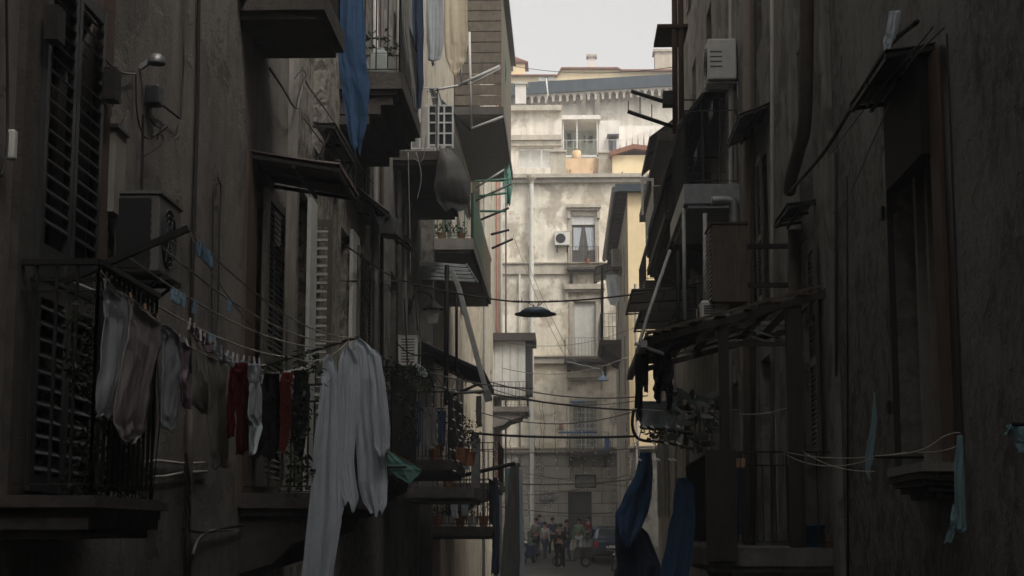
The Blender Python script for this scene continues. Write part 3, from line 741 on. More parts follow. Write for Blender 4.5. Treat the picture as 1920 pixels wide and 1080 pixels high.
def cloth(name, m, patches, plane, label, cat, folds=5, amp=.03, seed=0, group=None, nu=26, nv=34, solid=.003, parent=None, bulge=0, ripple=.5):
    rnd = random.Random(seed); mb = MB()
    for rows in patches:
        ph = rnd.uniform(0, 6); ph2 = rnd.uniform(0, 6); sw = rnd.uniform(-1.2, 1.2)
        def fn(u, v):
            t = v * (len(rows) - 1); i = min(int(t), len(rows) - 2); k = t - i; k = k * k * (3 - 2 * k) * .4 + k * .6
            py, a, b = [rows[i][j] * (1 - k) + rows[i + 1][j] * k for j in range(3)]
            hh = rows[-1][0] - rows[0][0]
            py += hh * (.012 * math.sin(u * 9 + ph) * v + .05 * noise.noise(V((u * 3.3, seed * 3.1, 1))) * v ** 5)
            jt = min(7, (b - a) * .16) * v; a += jt * noise.noise(V((v * 5, seed * 1.3, 4))); b += jt * noise.noise(V((v * 5, seed * 1.9, 8)))
            p = PX(a + (b - a) * u, py, plane[1]) if plane[0] == 'x' else PY(a + (b - a) * u, py, plane[1])
            uu = u + .05 * noise.noise(V((u * 3, v * 2, seed + 9)))
            q = .22 * math.sin(uu * folds * 2 * PI + ph + sw * v) + 2.0 * noise.noise(V((uu * folds * 1.35 + sw * v, v * 1.1, seed * 2.3))) + .6 * noise.noise(V((uu * folds * 5, v * 1.6, seed * 1.1)))
            cr = 1 - 2 * abs(noise.noise(V((uu * 4 + v * 1.5 + seed, v * 6 - uu * 2, seed * .7)))); cr2 = 1 - 2 * abs(noise.noise(V((uu * 8 - v, v * 11, seed * .9))))
            d = .6 * amp * (.3 + .7 * v) * q + .009 * cr * cr + .005 * cr2 + amp * ripple * 1.3 * noise.noise(V((u * 3 + seed, v * 5, seed * 1.7))) + bulge * math.sin(PI * u) * math.sin(PI * min(1, v * 1.2))
            p = p + (V((d, 0, 0)) if plane[0] == 'x' else V((0, d, 0)))
            return p
        mb.grid(fn, nu, nv)
    o = mb.build(name, m, parent, solid=solid, smooth=True)
    if parent is None: tag(o, label, cat, group)
    return o
def wl(px, py, d=.0): p = PX(px, py, LW + d); return p
def pline(pts, d=.02): return [wl(a, b, d) for a, b in pts]
def smooth(pts, n=5):
    pts = [V(p) for p in pts]; out = []
    for i in range(len(pts) - 1):
        p0 = pts[max(i - 1, 0)]; p1 = pts[i]; p2 = pts[i + 1]; p3 = pts[min(i + 2, len(pts) - 1)]
        for k in range(n):
            t = k / n; out.append(.5 * ((2 * p1) + (p2 - p0) * t + (2 * p0 - 5 * p1 + 4 * p2 - p3) * t * t + (-p0 + 3 * p1 - 3 * p2 + p3) * t ** 3))
    return out + [pts[-1]]
# ---- A : near shutters on the door ------------------------------------------
o = window(bA, 'L', LW, *A_door, 'panel', sm='dark_wood')
um = (A_door[0] + A_door[1]) / 2
for (a, b) in ((A_door[0] - .02, um - .01), (um + .01, A_door[1] + .02)):
    leaf(bA, 'L', LW, a, b, EYE + 1.42, EYE + 3.3, .06, 'shutter_black', mid=False, low_panel=.2, pt=.085)
    leaf(bA, 'L', LW, a, b, EYE + .23, EYE + 1.40, .06, 'shutter_black', mid=False, pt=.085)
for (a, b) in ((A_door[0] - .3, A_door[0] - .03), (A_door[1] + .03, A_door[1] + .32)):
    mb = MB(); fbox(mb, 'L', LW, a, b, EYE + .2, EYE + 3.5, .003, .05); mb.build('door_jamb', 'red_plaster' if a > 9 else 'dark_slab', bA)
mb = MB(); y_ = A_door[1]; fbox(mb, 'L', LW, y_ - .02, y_ + .12, PX(143, 162, LW).z, PX(143, 98, LW).z, .085, .16); mb.build('shutter_hinge', 'iron', bA)
mb = MB(); y_ = A_door[0]; fbox(mb, 'L', LW, y_ - .12, y_ + .02, EYE + 2.75, EYE + 2.95, .085, .16); mb.build('shutter_hinge', 'iron', bA)
wire('wall_cable', 'cable_black', smooth([wl(12, -30, .05), wl(14, 200, .05), wl(12, 290, .08), wl(2, 330, .1)]), .008, 'cable end hanging left of the black louvred shutters', 'cable')
mb = MB(); c_ = wl(13, 265, .05); mb.box(c_.x, c_.x + .05, c_.y - .03, c_.y + .03, c_.z - .1, c_.z + .06); tag(mb.build('connector_block', 'ac_white', bevel=.01), 'small pale connector left of the black louvred shutters', 'connector')
# near balcony: slab, moulded edge, railing with ivy
YB0, YB1, XB = 8.7, 10.16, .52
nb = balcony(bA, 'L', LW, YB0, YB1, XB, EYE + .2, .12, 'dark_slab', 'iron', rail=0, corbel=False)
mb = MB()
for (o1, z1, h) in ((.55, .185, .05), (.5, .08, .06), (.45, .02, .05)): fbox(mb, 'L', LW, YB0 - .02 - (o1 - .5), YB1 + .02 + (o1 - .5), EYE + z1 - h, EYE + z1, .002, o1)
mb.build('edge_moulding', 'dark_slab', nb)
e_ = XB - .05
pts = [(LW + .02, YB0 + .1), (LW + e_, YB0 + .1), (LW + e_, YB1 - .06), (LW + .02, YB1 - .06)]
railing('railing', 'iron', nb, pts, EYE + .2, 1.26, .11, .008, extra=(1.1,), top=.03)
# clothes-drying rack fixed to the rail: angle arm and cross rod
rk = empty('clothes_rack', (LW + .5, 9.0, EYE + 1.4), 'dark iron drying rack rising from the near left balcony rail', 'clothes rack')
YR = 8.95
a1, a2 = PY(120, 528, YR), PY(354, 428, YR)
mb = MB(); mb.bar(a1, a2, .04, .035); mb.build('arm', 'iron', rk)
mb = MB(); mb.bar(PY(-60, 524, YR), PY(205, 524, YR), .03, .022); mb.build('rail_bar', 'iron', rk)
mb = MB(); mb.tube([PY(122, 524, YR), PX(283, 590, -2.45)], .012, 8); mb.build('rod', 'pale_pipe', rk)
mb = MB(); p_ = PX(283, 590, -2.45); mb.bar(p_ + V((-.2, 0, .06)), p_ + V((.03, 0, -.01)), .03); mb.build('rod_bracket', 'iron', rk)
# ivy on the balcony
mb = MB()
for (px, py, rz, n) in ((150, 640, .3, 320), (190, 700, .4, 420), (185, 820, .4, 520), (235, 800, .35, 420), (240, 890, .25, 420), (150, 880, .25, 300), (200, 900, .2, 300), (265, 900, .12, 160)):
    p_ = PX(px, py, LW + XB - .14); mb.leaves(p_, (.08, .2, rz), n, .045)
for k in range(16):
    p0 = V((LW + XB - .04, 8.9 + k * .08, EYE + .2)); mb.tube([p0, p0 + V((random.uniform(-.03, .03), .03, .5)), p0 + V((random.uniform(-.03, .03), 0, 1.15))], .004, 4, False)
tag(mb.build('ivy_plant', 'leaf_dark'), 'dark ivy climbing the near left balcony railing', 'plant')
# ---- wall A fixtures --------------------------------------------------------
ya = PX(306, 400, LW + .33).y
ac('air_conditioner', 'L', LW, PX(300, 400, LW + .36).y, PX(341, 400, LW + .36).y, PX(300, 512, LW + .36).z, PX(300, 362, LW + .36).z, .3, 'grey air conditioner on iron brackets above the drying rack arm', 'ac_dull')
r = bpy.data.objects['air_conditioner']; uu0 = PX(300, 400, LW + .36).y; mb = MB(); fbox(mb, 'L', LW, uu0 - .012, uu0 - .002, PX(300, 512, LW + .36).z + .03, PX(300, 362, LW + .36).z - .03, .08, .3); mb.build('open_end', 'black_plastic', r)
wire('wall_cable', 'cable_black', smooth(pline([(373, -60), (371, 120), (370, 200), (366, 330), (362, 450), (360, 560), (359, 700)], .03)), .017, 'thick dark cable running straight down the brown wall past the air conditioner', 'cable')
wire('drain_pipe', 'brown_pipe', pline([(356, 762), (355, 870), (352, 990), (350, 1100)], .05), .03, 'brown drainpipe low on the brown wall below the hanging laundry', 'pipe')
wire('wall_cable', 'cable_black', pline([(345, -40), (344, 120), (339, 221)], .03) + pline([(337, 222), (288, 184)], .05), .009, 'thin black conduit dropping then bending back to the junction box', 'cable')
jb = MB(); c_ = wl(276, 180); jb.box(LW, LW + .1, c_.y - .07, c_.y + .08, c_.z - .07, c_.z + .07)
tag(jb.build('junction_box', 'dark_metal', bevel=.012), 'small dark junction box on the brown wall below the lamp', 'junction box')
# small wall lamp
c_ = wl(262, 112); r = empty('wall_lamp', c_, 'small weathered metal wall lamp on the brown wall, high left', 'lamp')
mb = MB(); mb.bar(c_ + V((0, 0, -.06)), c_ + V((.09, 0, .0)), .035); mb.build('arm', 'grey_metal', r)
mb = MB(); mb.lathe(c_ + V((.12, 0, -.03)), [(.001, .075), (.03, .07), (.055, .045), (.065, 0), (.062, -.004), (.05, .03), (.001, .05)], 14); mb.build('lamp_shade', 'grey_metal', r, smooth=True)
wire('wall_cable', 'cable_grey', smooth([wl(150, 30, .03), wl(176, 70, .05), wl(200, 112, .05), wl(226, 135, .05), wl(255, 139, .03)]), .007, 'pale cable sagging across the brown wall into the lamp', 'cable')
wire('wall_cable', 'cable_black', smooth([wl(206, -20, .03), wl(200, 90, .03), wl(190, 190, .04), wl(178, 300, .03), wl(166, 440, .03), wl(164, 520, .03)]), .009, 'black cable crossing in front of the tall pipe cover', 'cable')
wire('wall_cable', 'cable_black', smooth([wl(208, -20, .03), wl(203, 120, .03), wl(212, 200, .03)]), .004, 'hair-thin pair cable beside the crossing black cable', 'cable')
wire('wall_cable', 'cable_black', smooth([wl(255, 139, .03), wl(256, 200, .04), wl(263, 240, .05), wl(276, 260, .06), wl(294, 250, .1), wl(312, 238, .12)]), .006, 'black cable drooping from the wall lamp to the loose wire tangle', 'cable')
# old aerial stub
r = empty('wall_aerial', wl(266, 290), 'bent aerial stub with loose twisted wires above the air conditioner', 'aerial')
mb = MB(); mb.tube(pline([(268, 215), (267, 290), (265, 357)], .06), .01, 6); mb.build('mast', 'iron', r)
mb = MB(); mb.tube(smooth([wl(268, 217, .06), wl(280, 222, .08), wl(292, 236, .1), wl(303, 240, .12)]), .006, 5); mb.tube(smooth([wl(268, 294, .06), wl(290, 280, .1), wl(304, 268, .12), wl(306, 258, .12), wl(299, 250, .12), wl(294, 262, .1)]), .006, 5)
mb.tube([wl(296, 250, .1), wl(313, 236, .14)], .012, 5); mb.tube([wl(286, 256, .1), wl(297, 248, .12)], .012, 5); mb.build('loose_wire', 'cable_black', r)
r = empty('pipe_cover', wl(200, 400), 'tall narrow metal pipe cover with sloped top on the brown wall', 'pipe cover')
ya, yb_ = wl(190, 300).y, wl(211, 300).y; zt, zb2 = wl(192, 205).z, wl(192, 400).z
mb = MB(); mb.hexa([(LW, ya, zb2), (LW + .09, ya, zb2), (LW + .09, yb_, zb2), (LW, yb_, zb2), (LW, ya, zt), (LW + .09, ya, zt - .08), (LW + .09, yb_, zt - .08), (LW, yb_, zt)]); mb.build('casing', 'pale_plaster', r)
mb = MB(); mb.box(LW, LW + .11, ya - .02, yb_ + .02, zt - .12, zt - .095); mb.build('collar', 'dark_metal', r)
wire('wall_cable', 'cable_black', smooth(pline([(196, 402), (205, 430), (214, 480), (218, 560)], .03)), .014, 'dark cable coming out under the tall pipe cover', 'cable')
wire('wire_loop', 'cable_black', smooth([wl(408, 332, .03), wl(411, 345, .03), wl(401, 352, .03), wl(399, 420, .03), wl(398, 500, .03), wl(397, 560, .03)]) + smooth([wl(398, 640, .03), wl(408, 600, .03), wl(411, 450, .03), wl(414, 350, .03), wl(408, 345, .03)]), .007, 'long black wire loop hooked on the brown wall beside the corrugated awning', 'wire')
for (pts, lb) in (([(268, 866), (300, 864), (340, 869), (384, 868)], 'upper of two pale pipes stubbed out low on the brown wall'), ([(268, 896), (310, 893), (345, 886), (388, 884)], 'lower of two pale pipes stubbed out low on the brown wall')):
    wire('wall_pipe', 'pale_pipe', pline(pts, .03), .011, lb, 'pipe')
for k, (pts, lb) in enumerate((([(345, 992), (385, 998), (420, 990), (455, 985)], 'cable bundle running level under the second left balcony'), ([(362, 1040), (372, 1010), (395, 996), (432, 994)], 'pale cable rising from below to the cable bundle'))):
    wire('wall_cable', 'cable_grey' if k else 'cable_black', smooth(pline(pts, .04)), .014, lb, 'cable')
mb = MB()
for k in range(6):
    t = random.uniform(0, 6); mb.tube(smooth([wl(352 + 5 * math.sin(t + j), 850 + 26 * j, .06 + .02 * math.cos(t + j)) for j in range(7)]), .007, 4)
tag(mb.build('cable_bundle', 'cable_black'), 'tangled black cables tied to the brown drainpipe', 'cable')
# ---- A window 1 with awning -------------------------------------------------
u0, u1, z0_, z1_ = A_win
window(bA, 'L', LW, *A_win, 'glass', sm='shutter_brown')
mb = MB(); fbox(mb, 'L', LW, PX(455, 500, LW).y, u0 - .0, z0_ - .2, z1_ + .25, .003, .035); mb.build('window_jamb', 'red_plaster', bA)
leaf(bA, 'L', LW, u0 + .02, PX(499, 500, LW + .1).y, z0_, z1_, .1, 'shutter_brown')
leaf(bA, 'L', LW, PX(499.5, 500, LW + .1).y, u1 - .0, z0_, z1_, .1, 'shutter_brown')
mb = MB(); mb.tube(pline([(525, 462), (524, 700), (523, 900)], .07), .055, 10); tag(mb.build('drain_pipe', 'pale_pipe', smooth=True), 'fat pale pipe stub standing beside the shutters under the corrugated awning', 'pipe')
mb = MB(); fbox(mb, 'L', LW, wl(534, 500).y, 17.88, 1, LA - .5, .003, .05); mb.build('corner_pilaster', 'pale_plaster', bA)
# sill balcony
p = PX(448, 918, LW)
nb2 = balcony(bA, 'L', LW, 15.2, 17.3, 1.05, PX(455, 925, LW).z, .14, 'dark_slab', 'iron', rail=0, corbel=True)
mb = MB(); mb.leaves(PX(560, 760, -2.25), (.25, .5, .5), 500, .07); mb.leaves(PX(545, 880, -2.25), (.2, .5, .22), 260, .07)
tag(mb.build('climbing_plant', 'leaf_dark'), 'dark climbing plant behind the white sheets on the left', 'plant')
railing('railing', 'iron', nb2, [(LW + .02, 15.3), (LW + .98, 15.3), (LW + .98, 17.25), (LW + .02, 17.25)], PX(455, 925, LW).z, 1.0, .12)
# corrugated awning over it
an = wl(465, 282); ou = PY(637, 309, an.y)
awning('corrugated_awning', 'L', LW, an.y, an.y + 1.45, an.z, ou.z, ou.x - LW, 'brown corrugated awning over the second left window', 'corrugated', stays=False)
# upper balcony underside
ub = balcony(bA, 'L', LW, 14.7, 16.1, .79, PY(600, 112, 16.1).z + .27, .2, 'dark_slab', 'iron', rail=1.0, corbel=False)
# ---- drying lines -----------------------------------------------------------
YF = 15.0
arm = empty('line_bracket', PY(560, 660, YF), 'iron bracket holding the far ends of the drying lines', 'bracket')
mb = MB(); mb.tube([PY(480, 690, YF), PY(672, 632, YF)], .014, 6); mb.tube([PY(440, 700, YF), PY(482, 690, YF)], .02, 6); mb.build('rod', 'iron', arm)
def far(px): # a point on the far rod
    t = (px - 480) / 192.; return PY(px, 690 - 58 * t, YF)
LN = {}
for k, (a, b, s, lb) in enumerate([((185, 502), 545, .10, 'outermost white drying line from the lowest hook of the near rack'), ((240, 481), 607, .12, 'white drying line from the second hook of the near rack'),
                                   ((300, 460), 640, .14, 'white drying line from the third hook of the near rack'), ((352, 431), 668, .16, 'white drying line from the tip of the near rack arm'),
                                   ((188, 520), 500, .16, 'low drying line carrying the shirts and underwear')]):
    A = PY(*a, YR); B = far(b); LN[k] = catenary(A, B, s, 20)
    wire('clothesline', 'rope', LN[k], .0062, lb, 'clothesline', 'clotheslines of the near left rack')
LN[5] = catenary(PY(352, 431, YR), far(655), .42, 20); wire('clothesline', 'rope', LN[5], .0045, 'thin slack line sagging below the other drying lines', 'clothesline', 'clotheslines of the near left rack')
def proj(p):
    q = RM.transposed() @ (V(p) - V((0, 0, EYE))); return 960 + F * q.x / -q.z, 540 - F * q.y / -q.z
def online(k, px):
    L_ = LN[k]
    for a, b in zip(L_[:-1], L_[1:]):
        xa, xb = proj(a)[0], proj(b)[0]
        if xa <= px <= xb: return a.lerp(b, (px - xa) / max(1e-6, xb - xa))
    return L_[0] if px < proj(L_[0])[0] else L_[-1]
# pegs
pegp = {}
def peg(p, m, label, group, tilt=None, s=1.0):
    if m not in pegp:
        r = empty('clothes_peg', p, label, 'clothes peg', group)
        for sx in (-1, 1):
            mb = MB(); mb.hexa([p + V((sx * .003, -.006, -.045)), p + V((sx * .008, -.006, -.045)), p + V((sx * .008, .006, -.045)), p + V((sx * .003, .006, -.045)),
                                p + V((sx * .001 - .002, -.006, .035)), p + V((sx * .001 + .004 * sx + .002, -.006, .035)), p + V((sx * .001 + .004 * sx + .002, .006, .035)), p + V((sx * .001 - .002, .006, .035))]); mb.build('prong', m, r)
        mb = MB(); mb.tube([p + V((-.012, 0, -.005)), p + V((.012, 0, -.005))], .004, 6); mb.build('spring', 'grey_metal', r)
        pegp[m] = r
    else:
        r = copy_tree(pegp[m]); r.location = p; tag(r, label, 'clothes peg', group)
    r.rotation_euler = tilt or (random.uniform(-.25, .25), random.uniform(-.2, .2), random.uniform(-1.4, 1.4)); r.scale = (s, s, s)
    return r
def pegrun(k, a, b, n, m, label, group, drop=.035):
    for i in range(n):
        p = online(k, a + (b - a) * (i + random.uniform(-.2, .2)) / max(1, n - 1)); peg(p - V((0, 0, drop)), m, label, group)
pegrun(0, 248, 276, 11, 'peg_blue', 'pale blue peg in the first hanging cluster, outermost drying line', 'pegs bunched on the outermost line')
pegrun(1, 322, 346, 10, 'peg_blue', 'pale blue peg bunched mid-way on the second drying line', 'pegs bunched on the second line')
pegrun(3, 368, 396, 11, 'peg_blue', 'pale blue peg bunched on the topmost drying line', 'pegs bunched on the top line')
pegrun(1, 362, 366, 3, 'peg_blue', 'pale blue peg in a trio just beyond the second-line bunch', 'peg trio on the second line')
pegrun(2, 428, 432, 3, 'peg_blue', 'pale blue peg in a small group on the third drying line', 'peg trio on the third line')
pegrun(0, 392, 402, 4, 'peg_blue', 'pale blue peg in a small group far along the outermost line', 'peg group on the outermost line')
# ---- washing hung on the low line -------------------------------------------
LX = -2.46
def hang(nm, m, patches, label, cat, x=LX, **k): return cloth(nm, m, patches, ('x', x), label, cat, group=k.pop('group', None), **k)
hang('white_shirt', 'cloth_grey', [[(522, 190, 197), (545, 190, 212), (562, 192, 240), (600, 192, 243), (700, 184, 232), (765, 176, 214), (782, 178, 205)]], 'pale grey vest nearest on the low drying line', 'vest', folds=2, amp=.02, seed=1)
hang('mauve_shirt', 'cloth_mauve', [[(562, 240, 246), (580, 240, 262), (606, 238, 296), (650, 234, 295), (720, 220, 280), (790, 208, 270), (815, 216, 268), (828, 232, 252)]], 'wide mauve-grey shirt hanging second on the low line', 'shirt', x=-2.44, folds=2.5, amp=.022, seed=2)
hang('grey_vest', 'cloth_grey', [[(608, 299, 305), (618, 299, 322), (640, 302, 336), (700, 300, 336), (780, 297, 328), (806, 298, 326)]], 'thin grey vest with drooping hem, third on the low line', 'vest', x=-2.43, folds=2, amp=.02, seed=3)
hang('pink_top', 'cloth_pink', [[(640, 336, 342), (655, 338, 357), (690, 340, 352), (715, 336, 348), (750, 338, 358), (766, 346, 358)]], 'small pink and mauve camisole between the grey vests', 'camisole', x=-2.42, folds=2, amp=.015, seed=4)
hang('cream_vest', 'cloth_beige', [[(612, 350, 362), (640, 356, 376), (700, 358, 384), (760, 360, 392), (775, 380, 392)]], 'narrow cream vest behind the pink camisole', 'vest', x=-2.55, folds=2, amp=.015, seed=5)
hang('beige_shirt', 'cloth_beige', [[(640, 388, 400), (655, 388, 418), (700, 390, 422), (780, 386, 420), (850, 392, 424), (875, 396, 426)]], 'long beige undershirt left of the dark red trousers', 'undershirt', x=-2.45, folds=2.5, amp=.02, seed=6)
hang('red_trousers', 'cloth_red', [[(680, 440, 462), (700, 428, 462), (760, 440, 463), (849, 441, 466)], [(694, 428, 442), (730, 424, 440), (780, 423, 439), (818, 424, 438)]], 'dark red trousers with one short leg on the low line', 'trousers', x=-2.36, folds=2, amp=.015, seed=7)
hang('white_trousers', 'cloth_white', [[(682, 462, 486), (720, 466, 486), (780, 462, 490), (800, 464, 486), (850, 466, 474)]], 'pale blue-white blouse hanging right of the red trousers', 'blouse', x=-2.32, folds=2.5, amp=.02, seed=8)
hang('black_trousers', 'cloth_black', [[(700, 492, 520), (760, 484, 520), (820, 474, 518), (858, 470, 496)], [(700, 500, 522), (780, 502, 522), (860, 502, 518)]], 'black trousers between the white blouse and scarlet top', 'trousers', x=-2.34, folds=2, amp=.02, seed=9)
hang('scarlet_top', 'cloth_scarlet', [[(698, 528, 548), (720, 522, 543), (790, 524, 545), (812, 524, 540), (850, 522, 530)]], 'scarlet top hanging right of the black trousers', 'top', x=-2.3, folds=2, amp=.015, seed=10)
hang('black_dress', 'cloth_black', [[(694, 548, 575), (740, 548, 578), (820, 545, 570), (860, 552, 566)]], 'black garment hanging between scarlet top and white sheets', 'dress', x=-2.3, folds=2, amp=.02, seed=11)
# underwear strip on the second run
for i, (a, b, t, bt, mm, lb) in enumerate([(352, 372, 606, 640, 'cloth_pink', 'crumpled pink briefs pegged nearest on the inner line'), (372, 398, 628, 662, 'cloth_pink', 'pale pink briefs, second on the inner line'), (398, 424, 648, 680, 'cloth_white', 'white briefs, third along the inner line'),
                                          (424, 450, 668, 696, 'cloth_white', 'white briefs folded over the line above the red trousers'), (450, 488, 676, 694, 'cloth_white', 'small white cloth folded at the end of the inner line')]):
    hang('briefs', mm, [[(t, a, a + 4), (t + 8, a, (a + b) / 2 + 4), (t + 18, a + 5, b), (bt, a + 12, b + 2)]], lb, 'briefs', x=-2.38, folds=3, amp=.02, seed=20 + i, nu=14, nv=12, group='briefs on the inner line')
LN[6] = [PX(a, b, -2.37) for a, b in ((240, 545), (300, 604), (352, 606), (372, 628), (398, 648), (424, 668), (450, 676), (490, 682))]
LN[7] = [PX(a, b, -2.44) for a, b in ((190, 508), (214, 540), (246, 560), (298, 600), (340, 640), (400, 672), (490, 705), (530, 700), (572, 688), (600, 676))]
wire('clothesline', 'rope', smooth(LN[7]), .004, 'low line threaded through the shirts to the white sheets', 'clothesline', 'clotheslines of the near left rack')
pegrun(6, 354, 486, 14, 'peg_white', 'white peg holding the briefs on the inner line', 'pegs over the briefs', drop=-.01)
pegrun(7, 492, 570, 30, 'peg_white', 'white peg crowded above the black trousers and scarlet top', 'pegs above the black trousers', drop=.02)
pegrun(7, 244, 300, 3, 'peg_wood', 'wooden peg pinning the mauve-grey shirt', 'wooden pegs on the mauve shirt', drop=0)
pegrun(7, 336, 350, 3, 'peg_white', 'white peg pinning the pink camisole', 'pegs on the camisole', drop=0)
# the white sheets
def sheet(rows, Y, lb, seed, **k):
    cloth('white_sheet', 'cloth_white', rows, ('y', Y), lb, 'sheet', seed=seed, group='white sheets on the second left rack', **k)
sheet([[(664, 613, 617), (676, 607, 626), (700, 602, 634), (760, 597, 637), (850, 588, 636), (960, 578, 642), (1060, 568, 630), (1110, 564, 624)]], 14.55, 'longest white sheet, leftmost, falling out of the bottom of view', 31, folds=2.6, amp=.05, nu=44, nv=60)
sheet([[(646, 650, 654), (656, 642, 662), (680, 636, 672), (760, 632, 668), (860, 628, 664), (930, 630, 672), (950, 640, 668)], [(900, 628, 646), (950, 627, 644), (990, 626, 638)]], 15.0, 'middle white sheet gathered to a peak on the rod', 32, folds=2.2, amp=.045, nu=36, nv=50)
sheet([[(634, 668, 674), (646, 664, 690), (664, 662, 702), (760, 662, 712), (850, 668, 722), (905, 672, 727), (945, 680, 725), (964, 694, 716)]], 15.3, 'broad white sheet on the right, front of the rack', 33, folds=2.6, amp=.055, nu=44, nv=54)
sheet([[(655, 694, 702), (668, 690, 714), (720, 696, 722), (800, 700, 731), (838, 702, 732), (852, 708, 726)]], 15.15, 'short white shirt overlapping the right edge of the sheets', 34, folds=1.8, amp=.035)
# ---- B wall: shutters, pipes, tubes -------------------------------------------
for (wn, a, b) in ((B_w1, 589, 634), (B_w2, 673, 695)):
    window(bB, 'L', LW, *wn, 'glass', fm='pale_frame')
    ya, yb_ = wl(a, 500, .08).y, wl(b, 500, .08).y; ym = (ya + yb_) / 2
    if a > 600: leaf(bB, 'L', LW, ya, yb_, wn[2], wn[3] - .02, .08, 'shutter_brown')
leaf(bB, 'Y', 19.75, PY(588, 0, 19.75).x, PY(632, 0, 19.75).x, B_w1[2], B_w1[3] - .1, .0, 'shutter_brown', pt=.105, lm='shutter_grey')
for (a, b, t) in ((574, 586, 366), (655, 668, 428)):
    mb = MB(); ya, yb_ = wl(a, 500).y, wl(b, 500).y; z1_ = wl(a, t).z; fbox(mb, 'L', LW, ya, yb_, EYE + .4, z1_, .003, .05); mb.build('window_jamb', 'pale_frame', bB)
for (a, b, c_, t) in ((552, 16, 0, 0),):
    pass
def tilted(name, Yn, pts, label, m='dark_metal', th=.03, cat='awning'):
    """board given by its four corners: wall-near, outer-near, outer-far, wall-far"""
    mb = MB(); a, b, c_, d = [V(p) for p in pts]; n = (b - a).cross(d - a).normalized() * th
    mb.hexa([a, b, c_, d, a + n, b + n, c_ + n, d + n]); r = empty(name, (a + c_) / 2, label, cat); mb.build('sheet', m, r)
    f = MB(); f.bar(b, c_, .05); f.bar(a, b, .04); f.bar(d, c_, .04); f.build('frame', 'iron', r); return r
# sloping board awning over first stone-house window
aw = awning('board_awning', 'L', LW, 19.2, 21.2, PX(570, 226, LW).z + .15, PY(668, 300, 21.2).z, PY(668, 300, 21.2).x - LW, 'dark sheet awning above the tall shutters on the stone house', 'dark_metal', corr=False)
# scruffy small black awnings farther on
awning('small_awning', 'L', LW, 23.2, 24.6, EYE + 4.95, EYE + 4.55, .5, 'small black curled awning below the stone-house board awning', 'black_paint', corr=True, stays=False)
awning('small_awning', 'L', LW, 25.0, 26.3, EYE + 4.95, EYE + 4.5, .62, 'small black awning with bent tip, right of the curled one', 'black_paint', corr=False, stays=False)
mb = MB(); c_ = PX(733, 425, -2.5); mb.hexa([c_ + V(q) for q in ((-.15, -.2, -.14), (.1, -.2, -.16), (.16, .25, -.16), (-.1, .25, -.14), (-.2, -.2, .1), (.02, -.2, .16), (.12, .25, .12), (-.12, .25, .12))])
r = empty('wall_lantern', c_, 'black box lantern hanging on the stone house wall under the small awnings', 'lantern')
for (nm, q) in (('housing', mb),): q.build(nm, 'black_paint', r, bevel=.02)
mb = MB(); mb.bar(c_ + V((-.5, 0, .2)), c_ + V((0, 0, .12)), .02); mb.build('arm', 'iron', r)
# wires round the balcony corner
for i, (pts, rr, mm, lb) in enumerate([
    ([(505, 128), (530, 165), (548, 196), (557, 203)], .012, 'cable_grey', 'thick cable slanting down from the dark upper balcony'),
    ([(557, 203), (563, 180), (571, 150), (580, 165), (610, 205), (640, 250), (668, 300), (700, 345)], .009, 'cable_grey', 'pale cable peaking at a hook then slanting along the stone house'),
    ([(552, 148), (566, 132), (573, 142), (560, 175), (556, 200)], .005, 'cable_black', 'small loop of wire at the house corner'),
    ([(570, 222), (600, 262), (630, 300)], .009, 'cable_grey', 'stay wire crossing in front of the board awning')]):
    wire('wall_cable', mm, smooth([PX(a, b, LW + .12) for a, b in pts]), rr, lb, 'cable')
wire('overhead_cable', 'cable_black', smooth([PX(640, 455, -2.9), PX(665, 472, -2.85), PX(720, 510, -2.8), PX(757, 528, -2.75)]), .013, 'dark cable slanting down the stone house to the street crossing wire', 'cable')
wire('wall_cable', 'cable_black', [wl(640, 527, .05), wl(757, 527, .05)], .01, 'level black cable clipped across the stone house', 'cable')
for (x, t, b_, rr, mm, lb) in ((704, 330, 640, .045, 'pale_pipe', 'pale rain pipe between the stone house and grey house'), (716, 300, 700, .03, 'brown_pipe', 'slim brown pipe just beyond the pale rain pipe'), (748, 250, 700, .05, 'grey_plaster', 'grey plastered pipe beside the white balcony'), (760, 300, 640, .03, 'pale_pipe', 'narrow pale pipe left of the small air conditioner')):
    wire('drain_pipe', mm, [wl(x, -60, .06), wl(x, t, .06), wl(x, 900, .06)], rr, lb, 'pipe', n=8)
wire('wall_hook', 'iron', smooth([wl(714, 534, .05), wl(728, 534, .05), wl(731, 545, .08), wl(740, 548, .1), wl(742, 538, .1)]), .012, 'bent iron hook on the stone house wall', 'hook')
# ---- blue towel --------------------------------------------------------------
cloth('blue_towel', 'cloth_blue', [[(-40, 640, 680), (60, 634, 684), (120, 633, 688), (170, 640, 693), (220, 648, 688), (265, 658, 682), (284, 664, 678)]], ('y', 17.4), 'long bright blue towel hanging high, tapering to a point', 'towel', folds=1.3, amp=.03, seed=41, nu=30, nv=40, ripple=.8)
